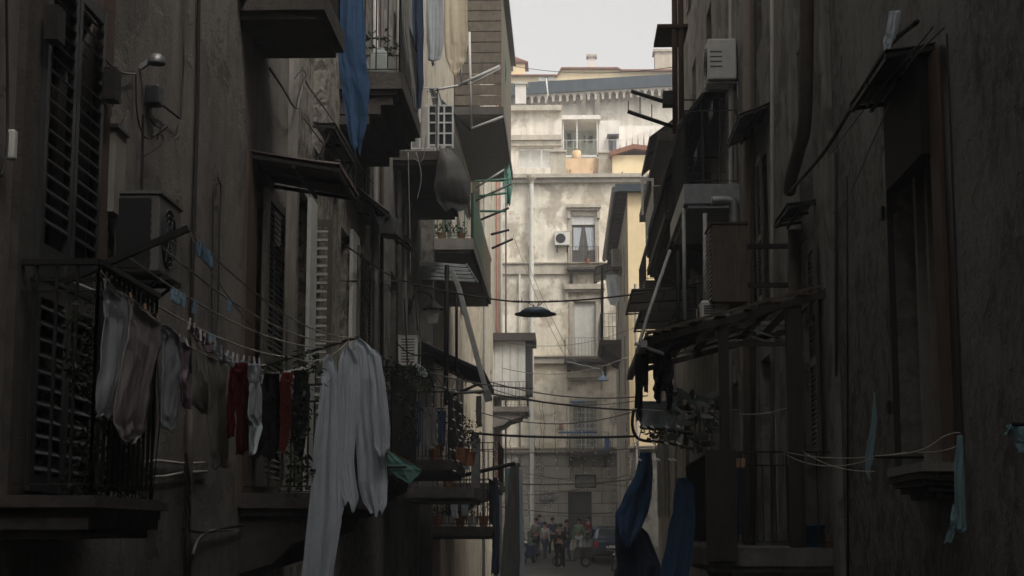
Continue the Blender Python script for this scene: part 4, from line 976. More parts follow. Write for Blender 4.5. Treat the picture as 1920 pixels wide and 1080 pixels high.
# ---- big upper balcony with jerrycan -----------------------------------------
zf = PY(720, 140, 21.5).z
b2 = balcony(bB, 'L', LW, 21.4, 24.2, PY(756, 140, 21.5).x - LW, zf, .22, 'dark_slab', 'iron', rail=1.05, sp=.16, corbel=False)
mb = MB(); 
for k, (o1, dz) in enumerate(((.72, .30), (.55, .42), (.4, .56))): fbox(mb, 'L', LW, 21.5, 24.1, zf - dz - .12, zf - dz + .0, 0.002, o1)
mb.build('stepped_base', 'dark_slab', b2)
def jerrycan(c_, label, m='milky_plastic'):
    r = empty('jerrycan', c_, label, 'jerrycan')
    mb = MB(); mb.box(c_.x - .12, c_.x + .12, c_.y - .08, c_.y + .08, c_.z, c_.z + .26); mb.hexa([c_ + V(q) for q in ((-.12, -.08, .262), (.12, -.08, .262), (.12, .08, .262), (-.12, .08, .262), (-.06, -.05, .33), (.08, -.05, .33), (.08, .05, .33), (-.06, .05, .33))]); mb.build('body', m, r, bevel=.02)
    mb = MB(); mb.lathe(c_ + V((.04, 0, .33)), [(.03, 0), (.03, .03), (.001, .032)], 10); mb.build('cap', m, r)
    mb = MB(); mb.tube([c_ + V((-.07, 0, .31)), c_ + V((-.05, 0, .36)), c_ + V((.01, 0, .36)), c_ + V((.02, 0, .33))], .012, 6); mb.build('handle', m, r)
jerrycan(PY(711, 138, 22.0) + V((0, 0, 0)), 'large milky plastic water container on the upper stone balcony')
mb = MB(); mb.leaves(PY(700, 85, 22.5), (.3, .3, .22), 160, .1); tag(mb.build('potted_plant', 'leaf_dark'), 'ragged plant behind the milky water container', 'plant')
cloth('navy_cloth', 'cloth_navy', [[(-40, 772, 792), (60, 774, 794), (150, 778, 794), (205, 776, 788)]], ('y', 24.0), 'dark navy cloth hanging off the upper stone balcony end', 'cloth', folds=2, amp=.05, seed=42)
cloth('plastic_sheet', 'cloth_tarp', [[(-30, 752, 766), (60, 754, 768), (160, 766, 778), (205, 776, 781)]], ('y', 21.3), 'crinkled clear plastic draped down the stone balcony corner', 'plastic sheet', folds=2, amp=.03, seed=43)
# ---- C: white balcony ---------------------------------------------------------
Yw = 28.3; zf = PY(800, 283, Yw).z; ox = PY(824, 283, Yw).x - LW
b3 = balcony(bC, 'L', LW, Yw, 33.6, ox, zf, .16, 'dark_slab', 'white_metal', rail=1.15, sp=.14, extra=(.98,), corbel=False)
# grille screen with white bars on its end
r = empty('window_grille', PY(827, 275, Yw + .3), 'white window grille standing on the white balcony', 'grille')
mb = MB()
for px in (804, 818, 833, 849): mb.bar(PY(px, 278, Yw + .4), PY(px, 196, Yw + .4), .03)
for py in (198, 213, 230, 250, 272): mb.bar(PY(803, py, Yw + .4), PY(850, py, Yw + .4), .028)
mb.build('bars', 'white_metal', r)
mb = MB(); p = PY(805, 274, Yw + .5); q = PY(848, 200, Yw + .5); mb.box(p.x, q.x, Yw + .47, Yw + .5, p.z, q.z); mb.build('pane', 'glass', r)
cloth('white_screen', 'cloth_tarp', [[(165, 806, 812), (200, 812, 834), (280, 836, 862), (340, 850, 880), (408, 876, 884)]], ('y', 30.2), 'pale screen sheet running down the side of the white balcony', 'screen', folds=1, amp=.02, seed=44)
cloth('canvas_bundle', 'cloth_tarp', [[(278, 826, 842), (300, 822, 862), (340, 815, 880), (375, 818, 884), (392, 832, 868)]], ('y', 28.0), 'grey canvas bundle slung under the white balcony', 'canvas', folds=1.6, amp=.07, seed=45, bulge=-.25)
for (a, b, t, bt, mm, sd_, lb) in ((833, 876, -20, 142, 'cloth_cream', 46, 'cream cloth hanging to a point above the white balcony'), (800, 830, -20, 122, 'cloth_grey', 47, 'grey-beige cloth hanging left of the cream cloth')):
    cloth('hanging_cloth', mm, [[(t, a, b), (80, a, b + 2), (112, a + 3, b - 4), (bt - 8, a + 12, b - 16), (bt, a + 16, b - 22)]], ('y', 29.0), lb, 'cloth', folds=2.5, amp=.06, seed=sd_)
for i, (a, b) in enumerate((((860, 160), (938, 124)), ((884, 242), (944, 219)), ((800, 172), (860, 160)), ((880, 60), (884, 246)), ((862, 60), (866, 160)), ((806, 166), (884, 246)))):
    lbs = ['upper white rod sticking out over the street', 'lower white rod sticking out over the street', 'white rod along the white balcony end', 'upright white pole between the two jutting rods', 'second upright white pole left of the taller one', 'slanting dark stay below the white rods']
    wire('drying_rod', 'white_metal' if i != 5 else 'dark_metal', [PY(*a, 31), PY(*b, 31)], .035 if i < 2 else .025, lbs[i], 'rod')
wire('drying_rod', 'white_metal', [PY(880, 160, 31), PY(938, 128, 31)], .02, 'thin white rod just below the upper jutting rod', 'rod')
for i, pts in enumerate(([(780, 285), (790, 330), (782, 375)], [(765, 285), (768, 400), (770, 520)], [(800, 250), (792, 300), (775, 297)])):
    wire('loose_cable', 'cable_grey', smooth([PY(a, b, 28.2) for a, b in pts]), .01, ['pale wire hanging under the white balcony', 'long cable dropping at the left end of the white balcony', 'curled cable at the white balcony corner'][i], 'cable')
# ---- D: green balcony ----------------------------------------------------------
Yg = 34.5; zf = PY(830, 447, Yg).z; ox = PY(888, 447, Yg).x - LW
b4 = balcony(bD, 'L', LW, Yg, 43, ox, zf, .24, 'pale_plaster', 'green_metal', rail=.98, sp=.14, corbel=False)
mb = MB(); mb.box(LW + ox - .03, LW + ox - .005, Yg + .1, Yg + 4.2, zf + .05, zf + 1.0); mb.build('side_panel', 'green_metal', b4)
mb = MB(); mb.box(LW + ox - .03, LW + ox - .012, Yg + 4.25, 42.9, zf + .05, zf + 1.0); mb.build('mesh_panel', 'dark_metal', b4)
for i in range(4):
    c_ = V((LW + .15 + i * .22, Yg + .35, zf)); r = empty('flower_pot', c_, ['pot at the wall end', 'second pot from the wall', 'third pot from the wall', 'outermost pot'][i] + ' behind the green railing', 'flower pot', 'pots behind the green railing')
    mb = MB(); mb.lathe(c_, [(.001, 0), (.06, 0), (.09, .16), (.1, .17), (.08, .165), (.001, .15)], 12); mb.build('pot', 'terracotta' if i % 2 else 'ac_white', r)
    mb = MB(); mb.leaves(c_ + V((0, 0, .28)), (.12, .12, .16), 60, .08); mb.build('leaves', 'leaf_dark', r)
# pale corrugated canopy beneath, posts and beams
r = empty('slatted_canopy', PY(830, 525, 34.1), 'pale ribbed canopy of slats under the green balcony', 'canopy')
for k in range(5):
    mb = MB(); mb.bar(PY(769 + 3.2 * k, 491 + 7.4 * k, 34.1 - .1 * k), PY(876 + 4.4 * k, 499 + 6.8 * k, 34.1 - .1 * k), .05, .058); mb.build('slat', 'pale_corrugated', r)
mb = MB(); mb.bar(PY(768, 487, 34.15), PY(782, 528, 33.6), .04); mb.bar(PY(874, 495, 34.15), PY(896, 531, 33.6), .04); mb.build('frame', 'dark_metal', r)
wire('canopy_post', 'iron', [PY(838, 497, 31.3), PY(836, 760, 31.3)], .045, 'thick dark post under the pale canopy', 'post', n=4)
wire('canopy_post', 'iron', [PY(856, 520, 33.5), PY(856, 700, 33.5)], .03, 'thin dark post right of the thick canopy post', 'post', n=4)
r = empty('rolled_blind', PY(880, 620, 30.8), 'pale diagonal rolled awning hanging from the green balcony', 'rolled awning')
mb = MB(); mb.bar(PY(846, 505, 30.8), PY(862, 545, 30.8), .13, .1); mb.bar(PY(861, 543, 30.8), PY(912, 735, 30.8), .14, .1); mb.build('roll', 'pale_frame', r, bevel=.02)
mb = MB(); mb.bar(PY(912, 733, 30.8), PY(917, 752, 30.8), .18, .14); mb.build('bracket', 'grey_metal', r)
ac('air_conditioner', 'L', LW, 29.0, 29.75, PX(770, 672, -2.6).z, PX(770, 614, -2.6).z, .34, 'small white air conditioner above the bushy plants, left', 'ac_white')
awning('dark_awning', 'L', LW, 33.6, 38.5, PY(850, 668, 34).z + .3, PY(905, 700, 34).z + .02, 1.35, 'long dark sheet awning below the beige wall, left', 'dark_metal', corr=True)
mb = MB(); fbox(mb, 'L', LW, 34.25, 34.6, 3, EYE + 9, .003, .25); mb.build('pilaster', 'grey_plaster', bD)
for (x, mm, rr, lb) in ((888, 'pale_frame', .05, 'pale rain pipe at the near end of the beige wall'), (915, 'copper_pipe', .055, 'rust-red pipe down the beige house'), (924, 'pale_pipe', .05, 'pale pipe right of the rust-red one'), (934, 'brown_pipe', .04, 'brown pipe near the far end of the beige wall'), (940, 'pink_pipe', .06, 'pinkish pipe at the far corner of the left row')):
    u = PX(x, 600, LW).y if x < 936 else 66.3
    X_ = LW if u < 53 else -2.75
    wire('drain_pipe', mm, [(X_ + .1, u, 3), (X_ + .1, u, EYE + 20)], rr, lb, 'pipe', n=8)
# far upper enclosure
Yu = 44.; zf = PY(900, 200, Yu).z
b5 = balcony(bD, 'L', LW, Yu, 52.5, 1.36, zf, .22, 'dark_slab', 'iron', rail=0, corbel=False)
mb = MB()
for k in range(12):
    z = zf + .05 + k * .3; mb.box(LW + .02, LW + 1.3, Yu + .02 + .01 * (k % 2), Yu + .06 + .01 * (k % 2), z, z + .27)
mb.build('plank_screen', 'plank', b5)
mb = MB(); mb.box(LW + 1.26, LW + 1.3, Yu + .07, 52.3, zf + .02, zf + 3.6); mb.build('side_screen', 'cloth_straw', b5)
mb = MB(); fbox(mb, 'L', LW, Yu - .1, 52.6, zf + 3.62, zf + 3.75, 0, 1.45); mb.build('canopy', 'dark_metal', b5)
cloth('green_netting', 'cloth_net', [[(40, 928, 946), (130, 934, 950), (200, 936, 948), (240, 938, 946)]], ('y', 47), 'torn green netting along the high left enclosure', 'netting', folds=2, amp=.08, seed=50)
cloth('green_tarp', 'cloth_teal', [[(292, 946, 951), (318, 944, 957), (350, 946, 961), (385, 951, 957)]], ('y', 50), 'small green tarp scrap hanging below the high left enclosure', 'tarp', folds=2, amp=.06, seed=51)
# drying racks beyond the green balcony
for i, (a, b, mm) in enumerate((((890, 340), (955, 336), 'green_metal'), ((892, 352), (946, 318), 'grey_metal'), ((894, 368), (950, 362), 'green_metal'), ((888, 378), (958, 345), 'dark_metal'), ((902, 412), (954, 390), 'iron'), ((920, 440), (955, 431), 'iron'), ((922, 466), (962, 448), 'iron'), ((900, 396), (950, 396), 'green_metal'))):
    lbs = ['green rod just under the enclosure', 'grey rod slanting up under the enclosure', 'second green rod down beyond the green balcony', 'dark slanting rod with end box', 'thick black rod pointing out past the green balcony', 'short black rod below the thick one', 'lowest black rod past the green balcony', 'third green rod beyond the green balcony']
    wire('drying_rod', mm, [PY(*a, 45), PY(*b, 45)], .035, lbs[i], 'rod')
wire('frame_post', 'green_metal', [PY(953, 325, 47), PY(953, 382, 47)], .04, 'green upright at the end of the drying rods', 'post')
# far boxed bay
rb_ = empty('bay_window', (-2.2, 64.8, EYE + 6), 'grey-white boxed bay with small roof over the far left street', 'bay')
pa, pb2 = PY(952, 640, 63.5), PY(985, 742, 63.5)
mb = MB(); mb.box(-2.75, pb2.x, 63.5, 65.8, pb2.z, pa.z); mb.build('box_wall', 'ac_white', rb_)
mb = MB(); q = PY(1004, 640, 63.5); mb.box(-2.75, q.x, 63.2, 66.1, pa.z + .003, pa.z + .3); mb.build('roof', 'dark_roof', rb_)
mb = MB(); mb.box(pb2.x + .003, pb2.x + .25, 63.7, 65.6, pb2.z + .1, pa.z - .05); mb.build('side_panel', 'dark_metal', rb_)
mb = MB()
for k in range(4): mb.box(-2.7 + k * .3, -2.68 + k * .3, 63.48, 63.497, pb2.z + .1, pa.z - .1)
mb.build('batten', 'pale_frame', rb_)
balcony(bD2, 'L', -2.75, 63.2, 66.2, 1.35, PY(975, 762, 63.2).z, .2, 'slab_stone', 'iron', rail=.95, sp=.14)
# ============================================================ RIGHT SIDE
def wrp(px, py, d=.0): return PX(px, py, RW - d)
# ---- E: tall doorway with reveals -------------------------------------------
u0, u1, z0_, z1_ = E_win
o = window(bE, 'R', RW, u0 + .02, u1 - .02, z0_, z1_, 'panel', depth=.3, fm='dark_wood', sm='dark_wood')
mb = MB()
for k in range(3): 
    a = u0 + .5 + k * .45; fbox(mb, 'R', RW, a, a + .09, z0_, z1_, -.2 - .0, -.12)
mb.build('door_post', 'pale_plaster', o)
mb = MB(); fbox(mb, 'R', RW, u0 - .32, u0 - .003, z0_ - .05, z1_ + .35, .003, .05); mb.build('door_jamb', 'red_wood', bE)
mb = MB(); fbox(mb, 'R', RW, u0 - .55, u0 - .33, z0_ - .1, z1_ + .4, .003, .02); mb.build('outer_jamb', 'black_paint', bE)
mb = MB(); fbox(mb, 'R', RW, u1 + .003, u1 + .12, z0_, z1_, .003, .06); mb.build('black_jamb', 'black_paint', bE)
for z in (z0_ + .5, z1_ - .6): mb = MB(); fbox(mb, 'R', RW, u1 + .123, u1 + .22, z, z + .12, .003, .08); mb.build('hinge', 'iron', bE)
# little stone sill balcony
sb = balcony(bE, 'R', RW, 12.7, 14.05, .3, PY(1700, 866, 12.7).z, .07, 'pale_plaster', 'iron', rail=0, corbel=False)
mb = MB()
for k, (o1, z) in enumerate(((.29, .075), (.27, .12), (.22, .17), (.15, .22))):
    zf = PY(1700, 866, 12.7).z; fbox(mb, 'R', RW, 12.73 + k * .05, 14.02 - k * .05, zf - z - .05, zf - z - .0, .002, o1)
mb.build('stone_corbel', 'dark_slab', sb)
wire('sill_bar', 'iron', [PY(1640, 856, 12.75), PY(1732, 858, 12.75)], .014, 'dark iron bar lying over the stone sill', 'bar')
# big dark awning
zA = PY(1775, 78, 13.0).z
awning('dark_awning', 'R', RW, 13.0, 14.75, zA, PY(1660, 92, 13).z, RW - PY(1660, 92, 13).x, 'large dark sloping awning above the tall right doorway', 'black_paint', corr=False, stays=False)
mb = MB(); fbox(mb, 'R', RW, 13.1, 14.6, zA - .9, zA - .08, .0, .12); mb.build('awning_shade_box', 'interior', bE)  # near-black box paints in the shade on the wall below the awning
cloth('hanging_scrap', 'cloth_white', [[(20, 1668, 1690), (62, 1660, 1684), (78, 1656, 1676), (94, 1658, 1668)]], ('y', 13.2), 'small pale rag on the lip of the large dark awning', 'rag', folds=2, amp=.03, seed=60)
for i, (pts, rr, mm, lb) in enumerate([
    ([(1720, 40), (1662, 92), (1602, 192), (1545, 285), (1482, 358)], .022, 'cable_black', 'thick black cable running down from the large dark awning'),
    ([(1750, 50), (1700, 110), (1630, 192), (1560, 285)], .008, 'cable_grey', 'thin pale wire beside the thick black cable on the right wall'),
    ([(1670, 190), (1630, 280), (1590, 370), (1560, 400)], .005, 'cable_grey', 'finer wire on the right wall below the large awning'),
    ([(1770, 52), (1730, 90), (1700, 125)], .008, 'cable_grey', 'short wire above the large dark awning')]):
    wire('wall_cable', mm, smooth([PX(a, b, RW - .25) for a, b in pts]), rr, lb, 'cable')
for (x, t, b_, rr, mm, lb) in ((1567, 285, 1100, .02, 'iron', 'black vertical pipe on the crumbling right wall'), (1588, 330, 1100, .012, 'cable_black', 'thin vertical line right of the black pipe')):
    wire('wall_pipe', mm, [wrp(x, t, .04), wrp(x + 1, 600, .04), wrp(x + 2, b_, .04)], rr, lb, 'pipe')
wire('drain_pipe', 'brown_pipe', smooth([wrp(1513, -60, .12), wrp(1512, 120, .12), wrp(1508, 235, .12), wrp(1498, 280, .14), wrp(1484, 330, .14), wrp(1480, 358, .12)]), .085, 'fat brown drainpipe bending on the grey right house', 'pipe', n=10)
wire('drain_pipe', 'brown_pipe', [wrp(1490, 430, .1), wrp(1491, 760, .1), wrp(1492, 1100, .1)], .085, 'fat dark pipe descending behind the balcony bars', 'pipe', n=10)
# vertical pale flashing lines and plaster band
mb = MB()
fbox(mb, 'R', RW, 18.05, 18.48, 0, RE_ - .4, .003, .06); mb.build('corner_pilaster', 'grey_plaster', bE)
# rags
cloth('narrow_rag', 'cloth_cyan', [[(736, 1639, 1641), (790, 1634, 1645), (860, 1622, 1637), (884, 1622, 1632), (900, 1630, 1632)]], ('y', 13.6), 'narrow pale rag standing upright on the right line', 'rag', folds=1, amp=.02, seed=61)
cloth('long_rag', 'cloth_cyan', [[(816, 1796, 1806), (870, 1790, 1808), (950, 1788, 1810), (990, 1792, 1812), (1000, 1800, 1808)], [(945, 1788, 1796), (985, 1780, 1792), (1018, 1771, 1786)]], ('y', 12.3), 'long pale rag with split end beside the stone sill', 'rag', folds=1.5, amp=.03, seed=62)
cloth('cyan_cloth', 'cloth_cyan', [[(790, 1905, 1950), (800, 1898, 1960), (830, 1904, 1960), (850, 1908, 1960)], [(796, 1890, 1904), (806, 1884, 1900), (816, 1884, 1896)]], ('y', 10.6), 'pale cyan cloth at the right border', 'cloth', folds=3, amp=.04, seed=63)
wire('drying_rod', 'iron', [PY(1897, 794, 10.5), PY(2000, 800, 10.5)], .018, 'dark rod holding the cyan cloth', 'rod')
for i, (a, b, s, lb) in enumerate((((1468, 846), (1700, 848), .1, 'upper line from the right balcony bars to the sill'), ((1470, 850), (1652, 855), .18, 'middle line from the right balcony bars to the sill'), ((1505, 846), (1640, 884), .1, 'lower line from the right balcony bars to the narrow rag'))):
    A = PY(*a, 18.6); B = PY(*b, 12.8); wire('clothesline', 'rope', catenary(A, B, s * .6), .004, lb, 'clothesline', 'clotheslines by the right sill')
wire('clothesline', 'rope', smooth([PY(a, b, 12.6) for a, b in ((1640, 855), (1700, 850), (1740, 838), (1770, 818), (1800, 812), (1795, 835), (1760, 846), (1720, 848))]), .004, 'looped end of line tied at the long rag', 'clothesline', 'clotheslines by the right sill')
# ---- F: awnings, box, AC ------------------------------------------------------
for (un, wd, pw, po, lb, mm) in ((19.4, 1.3, (1540, 372), (1476, 380), 'small dark sheet awning level with the bent drainpipe', 'dark_metal'), (23.4, 1.9, (1456, 190), (1386, 212), 'dark tilted awning jutting high on the grey right house', 'dark_metal')):
    a = PY(*pw, un); b = PY(*po, un)
    awning('sheet_awning', 'R', RW, un, un + wd, a.z, b.z, RW - b.x, lb, mm, corr=False, stays=False)
leaf(bF, 'R', RW, 19.2, 19.75, EYE + .9, EYE + 3.4, .06, 'shutter_brown')
leaf(bF, 'R', RW, 24.2, 24.75, EYE + 3.4, EYE + 5.6, .06, 'shutter_brown'); leaf(bF, 'R', RW, 24.78, 25.3, EYE + 3.4, EYE + 5.6, .06, 'shutter_brown')
o = window(bF, 'R', RW, *F_d, 'panel', sm='pale_frame', fm='pale_frame')
for (x, mm, rr, lb) in ((1404, 'pink_pipe', .09, 'pinkish rain pipe behind the canopy post'), (1412, 'brown_pipe', .04, 'slim brown pipe beside the pinkish rain pipe'), (1370, 'pale_pipe', .035, 'pale thin pipe behind the canopy'), (1448, 'pale_pipe', .03, 'pale conduit right of the louvred window')):
    wire('drain_pipe', mm, [wrp(x, -80, .1), wrp(x, 400, .1), wrp(x, 1060, .1)], rr, lb, 'pipe', n=8)
# brown cabinet
Yc = 21.0; p = PY(1400, 420, Yc); q = PY(1336, 566, Yc)
r = empty('wall_cabinet', (p.x - .2, Yc + .3, q.z), 'big brown cabinet hung on the right wall above the timber canopy', 'cabinet')
mb = MB(); mb.box(q.x, p.x, Yc, Yc + .75, q.z, p.z); mb.build('box', 'plank', r, bevel=.01)
mb = MB(); mb.box(q.x - .02, p.x + .02, Yc - .02, Yc + .78, p.z + .002, p.z + .03); mb.build('lid', 'dark_wood', r)
mb = MB()
for k in range(16): z = q.z + .06 + k * (p.z - q.z - .12) / 15; mb.obox((q.x - .012, Yc + .38, z), (.012, 0, .01), (0, .3, 0), (.002, 0, .012))
mb.build('side_louvre', 'pale_frame', r)
for zq in (q.z + .2, p.z - .3): mb = MB(); mb.box(p.x, RW, Yc + .1, Yc + .16, zq, zq + .06); mb.build('bracket', 'iron', r)
def acY(name, px0, px1, y0, y1, Y, label, m='ac_white', dep=.3, fan=True):
    """outdoor unit hanging beside the right wall with its narrow end towards us"""
    p = PY(px0, y0, Y); q = PY(px1, y1, Y); r = empty(name, ((p.x + q.x) / 2, Y + .4, q.z), label, 'air conditioner')
    mb = MB(); mb.box(p.x, q.x, Y, Y + .8, q.z, p.z); mb.build('casing', m, r, bevel=.03)
    mb = MB(); zc_ = (p.z + q.z) / 2; rr = (p.z - q.z) * .38
    for k in range(4):
        s_ = rr * (k + 1) / 4; mb.tube([(p.x - .006, Y + .35 + s_ * math.cos(t * PI / 10), zc_ + s_ * math.sin(t * PI / 10)) for t in range(21)], .006, 4, False)
    mb.build('fan_guard', 'dark_metal', r)
    mb = MB()
    for k in range(4): z = q.z + (p.z - q.z) * (.3 + .12 * k); mb.box(p.x + .04, p.x + (q.x - p.x) * .5, Y - .006, Y - .001, z, z + .02)
    mb.build('end_vent', 'dark_metal', r)
    for yy in (Y + .12, Y + .68):
        mb = MB(); mb.box(p.x - .04, RW, yy - .02, yy + .02, q.z - .045, q.z - .003); mb.bar((q.x + .02, yy, q.z - .03), (RW, yy, q.z - .3), .025); mb.build('bracket', 'grey_metal', r)
    return r
acY('air_conditioner', 1314, 1368, 563, 600, 21.2, 'small pale air conditioner under the brown cabinet')
acY('air_conditioner', 1326, 1382, 72, 148, 27.6, 'white air conditioner high on the right above the long balcony')
wire('drain_pipe', 'grey_metal', smooth([PY(1335, 378, 22.6), PY(1355, 376, 22.6), PY(1372, 378, 22.6), PY(1377, 390, 22.6), PY(1377, 420, 22.6)], 6), .07, 'grey elbow duct entering the top of the brown cabinet', 'duct', n=12)
# balcony with grey fascia above cabinet
Yk = 27.8; p = PY(1282, 345, Yk)
b6 = balcony(bG, 'R', RW, Yk, 31.5, RW - p.x, p.z, .34, 'grey_metal', 'iron', rail=1.3, corbel=False, sp=.32)
# ---- timber canopy over the front right balcony -------------------------------
cn = empty('timber_canopy', PY(1355, 700, 18.8), 'ragged timber lath canopy on dark posts over the right balcony', 'canopy')
A, B = PY(1556, 549, 18.7), PY(1215, 640, 18.7); A2, B2 = A + V((0, 3.6, 0)), B + V((0, 3.6, 0))
MB().bar(A, B, .07, .08).build('end_rafter', 'dark_wood', cn); MB().bar(A2, B2, .06, .07).build('end_rafter', 'dark_wood', cn)
for (dx, dy) in ((-.3, .6), (-.4, 1.6)): MB().bar(A + V((dx, dy, -.025)), B + V((0, dy, -.025)), .05, .07).build('rafter', 'dark_wood', cn)
mb = MB(); n = 20
for k in range(n + 1):
    c_ = A.lerp(B, k / n); off = random.uniform(-.06, .06)
    if k % 3 and k < 15: continue
    mb.bar(c_ + V((0, -.12 + off, .06 + random.uniform(-.015, .015))), c_ + V((0, 3.7 + off, .06 + random.uniform(-.02, .02))), random.uniform(.07, .12), .018)
mb.build('lath', 'plank', cn)
mb = MB(); n = 7
for k in range(n): a = .02 + k * .55; mb.bar(A + V((random.uniform(-.3, .1), a, .085)), B + V((random.uniform(-.1, .15), a, .085)), .045, .03)
mb.build('batten', 'plank', cn)
mb = MB(); mb.grid(lambda u, v: A.lerp(B, .68 + .27 * u) + V((0, .3 + 2.6 * v, .11 + .03 * noise.noise(V((u * 9, v * 9, 3))))), 24, 18); mb.build('reed_mat', 'cloth_straw', cn, solid=.008)
mb = MB(); mb.bar(B + V((-.06, -.2, -.05)), B + V((-.06, 3.8, -.05)), .08); mb.build('eaves_pole', 'pale_pipe', cn)
for (px, w_, lb) in ((1356, .11, None), (1487, .16, None)):
    t = (1556 - px) / 341.; top = A.lerp(B, t); mb = MB(); mb.box(top.x - w_ / 2, top.x + w_ / 2, 18.7, 18.7 + w_, EYE - .2, top.z - .04); mb.build('post', 'dark_wood', cn)
mb = MB(); mb.bar(PY(1360, 645, 18.78), PY(1480, 645, 18.78), .05); mb.build('cross_beam', 'dark_wood', cn)
# jagged arms pointing out left
for i, (a, b) in enumerate((((1190, 644), (1245, 664)), ((1200, 642), (1262, 618)), ((1245, 664), (1262, 640)))):
    wire('drying_rod', 'iron' if i else 'pale_frame', [PY(*a, 18.7), PY(*b, 18.7)], .022, ['pale short arm at the outer tip of the timber canopy', 'dark arm crossing above the outer canopy tip', 'little strut joining the two canopy arms'][i], 'rod')
# balcony under the canopy
fz = EYE - .16
b7 = balcony(bF, 'R', RW, 18.62, 22.4, 1.42, fz, .2, 'slab_stone', 'iron', rail=1.06, sp=.16)
mb = MB(); mb.box(RW - 1.44, RW - 1.1, 18.5, 18.56, EYE - .3, EYE + .92); mb.build('front_panel', 'dark_wood', b7)
mb = MB(); fbox(mb, 'R', RW, 18.7, 22.3, fz + .002, fz + .16, .002, .1); mb.build('skirting', 'red_wood', b7)
r = empty('blue_bucket', PY(1520, 1020, 19.0), 'blue plastic bucket on the right balcony floor', 'bucket')
c_ = V((PY(1520, 1000, 19.0).x, 19.0, fz + .003))
r.location = c_; mb = MB(); mb.lathe(c_, [(.001, 0), (.12, 0), (.165, .24), (.175, .245), (.175, .255), (.158, .25), (.115, .02), (.001, .02)], 20); mb.build('tub', 'blue_plastic', r, smooth=True)
mb = MB(); mb.tube([c_ + V((.17 * math.cos(t * PI / 8), -.02, .24 - .1 * math.sin(t * PI / 8))) for t in range(9)], .004, 5); mb.build('handle', 'grey_metal', r)
cloth('blue_towel', 'cloth_navy', [[(850, 1366, 1392), (900, 1364, 1394), (960, 1366, 1394), (1004, 1364, 1390)]], ('y', 19.6), 'dim navy towel hanging inside the right balcony bars', 'towel', folds=2, amp=.03, seed=64)
mb = MB()
for k in range(4): c0 = PY(1366 + k * 9, 868, 18.66); mb.box(c0.x - .02, c0.x + .02, 18.64, 18.68, c0.z - .05, c0.z + .05)
tag(mb.build('peg_basket', 'peg_wood'), 'row of reddish pegs clipped on the right balcony rail', 'pegs')
# black washing and pale bedding hanging under canopy tip
cloth('black_trousers', 'cloth_black', [[(664, 1192, 1214), (690, 1190, 1212), (730, 1192, 1206), (765, 1190, 1205), (790, 1193, 1203)], [(664, 1205, 1216), (700, 1206, 1216), (735, 1207, 1215)]], ('y', 19.0), 'black trousers hanging at the outer tip of the timber canopy', 'trousers', folds=1.5, amp=.04, seed=65)
cloth('black_jacket', 'cloth_black', [[(662, 1226, 1256), (690, 1224, 1264), (712, 1226, 1262), (735, 1226, 1262)], [(725, 1226, 1240), (745, 1226, 1238), (756, 1232, 1240)], [(725, 1246, 1262), (750, 1250, 1262), (772, 1250, 1258)]], ('y', 19.0), 'black jacket with hanging sleeves under the timber canopy', 'jacket', folds=1.5, amp=.04, seed=66)
cloth('grey_sheet', 'cloth_white', [[(752, 1204, 1282), (775, 1203, 1284), (800, 1203, 1278), (806, 1206, 1270)]], ('y', 19.9), 'dim bluish sheet draped behind the black washing', 'sheet', folds=5, amp=.05, seed=67)
# rounded lower balcony front (basket of branches) at the canopy foot
zb_ = PY(1240, 815, 18.8).z
r = empty('trough_planter', PY(1240, 830, 18.8), 'long dark trough of drooping stems on the outer right balcony rail', 'planter')
mb = MB(); mb.tube(smooth([PY(1188, 770, 18.9), PY(1186, 800, 18.9), PY(1200, 824, 18.9), PY(1250, 830, 18.8), PY(1300, 842, 18.75)]), .018, 8); mb.tube([PY(1200, 800, 18.8), PY(1300, 812, 18.8)], .022, 8); mb.build('rim', 'iron', r)
mb = MB(); mb.leaves(PY(1235, 812, 19.0), (.3, .3, .06), 200, .07); mb.build('stems', 'leaf_dark', r)
r = empty('rubber_plant', PY(1310, 840, 18.9), 'glossy broad-leaved plant by the dark panel of the right balcony', 'plant')
mb = MB(); rnd = random.Random(5)
for k in range(46):
    c0 = PY(rnd.uniform(1278, 1345), rnd.uniform(735, 835), 18.9 + rnd.uniform(0, .3)); d = V((rnd.gauss(-.3, .8), rnd.gauss(-.3, .4), rnd.gauss(-.1, .6))).normalized(); sd_ = d.cross(V((0, -1, .4))).normalized()
    L_ = rnd.uniform(.12, .26); pts = []
    mb.prism([c0, c0 + d * L_ * .3 + sd_ * L_ * .17, c0 + d * L_ * .75 + sd_ * L_ * .13, c0 + d * L_, c0 + d * L_ * .75 - sd_ * L_ * .13, c0 + d * L_ * .3 - sd_ * L_ * .17], d.cross(sd_) * .002)
mb.build('leaves', 'leaf_glossy', r)
mb = MB(); 
for k in range(5): p0 = PY(1300 + k * 8, 850, 18.95); mb.tube([p0, p0 + V((.03, 0, .3)), p0 + V((-.05 + .03 * k, 0, .6))], .01, 5)
mb.build('stem', 'brown_pipe', r)
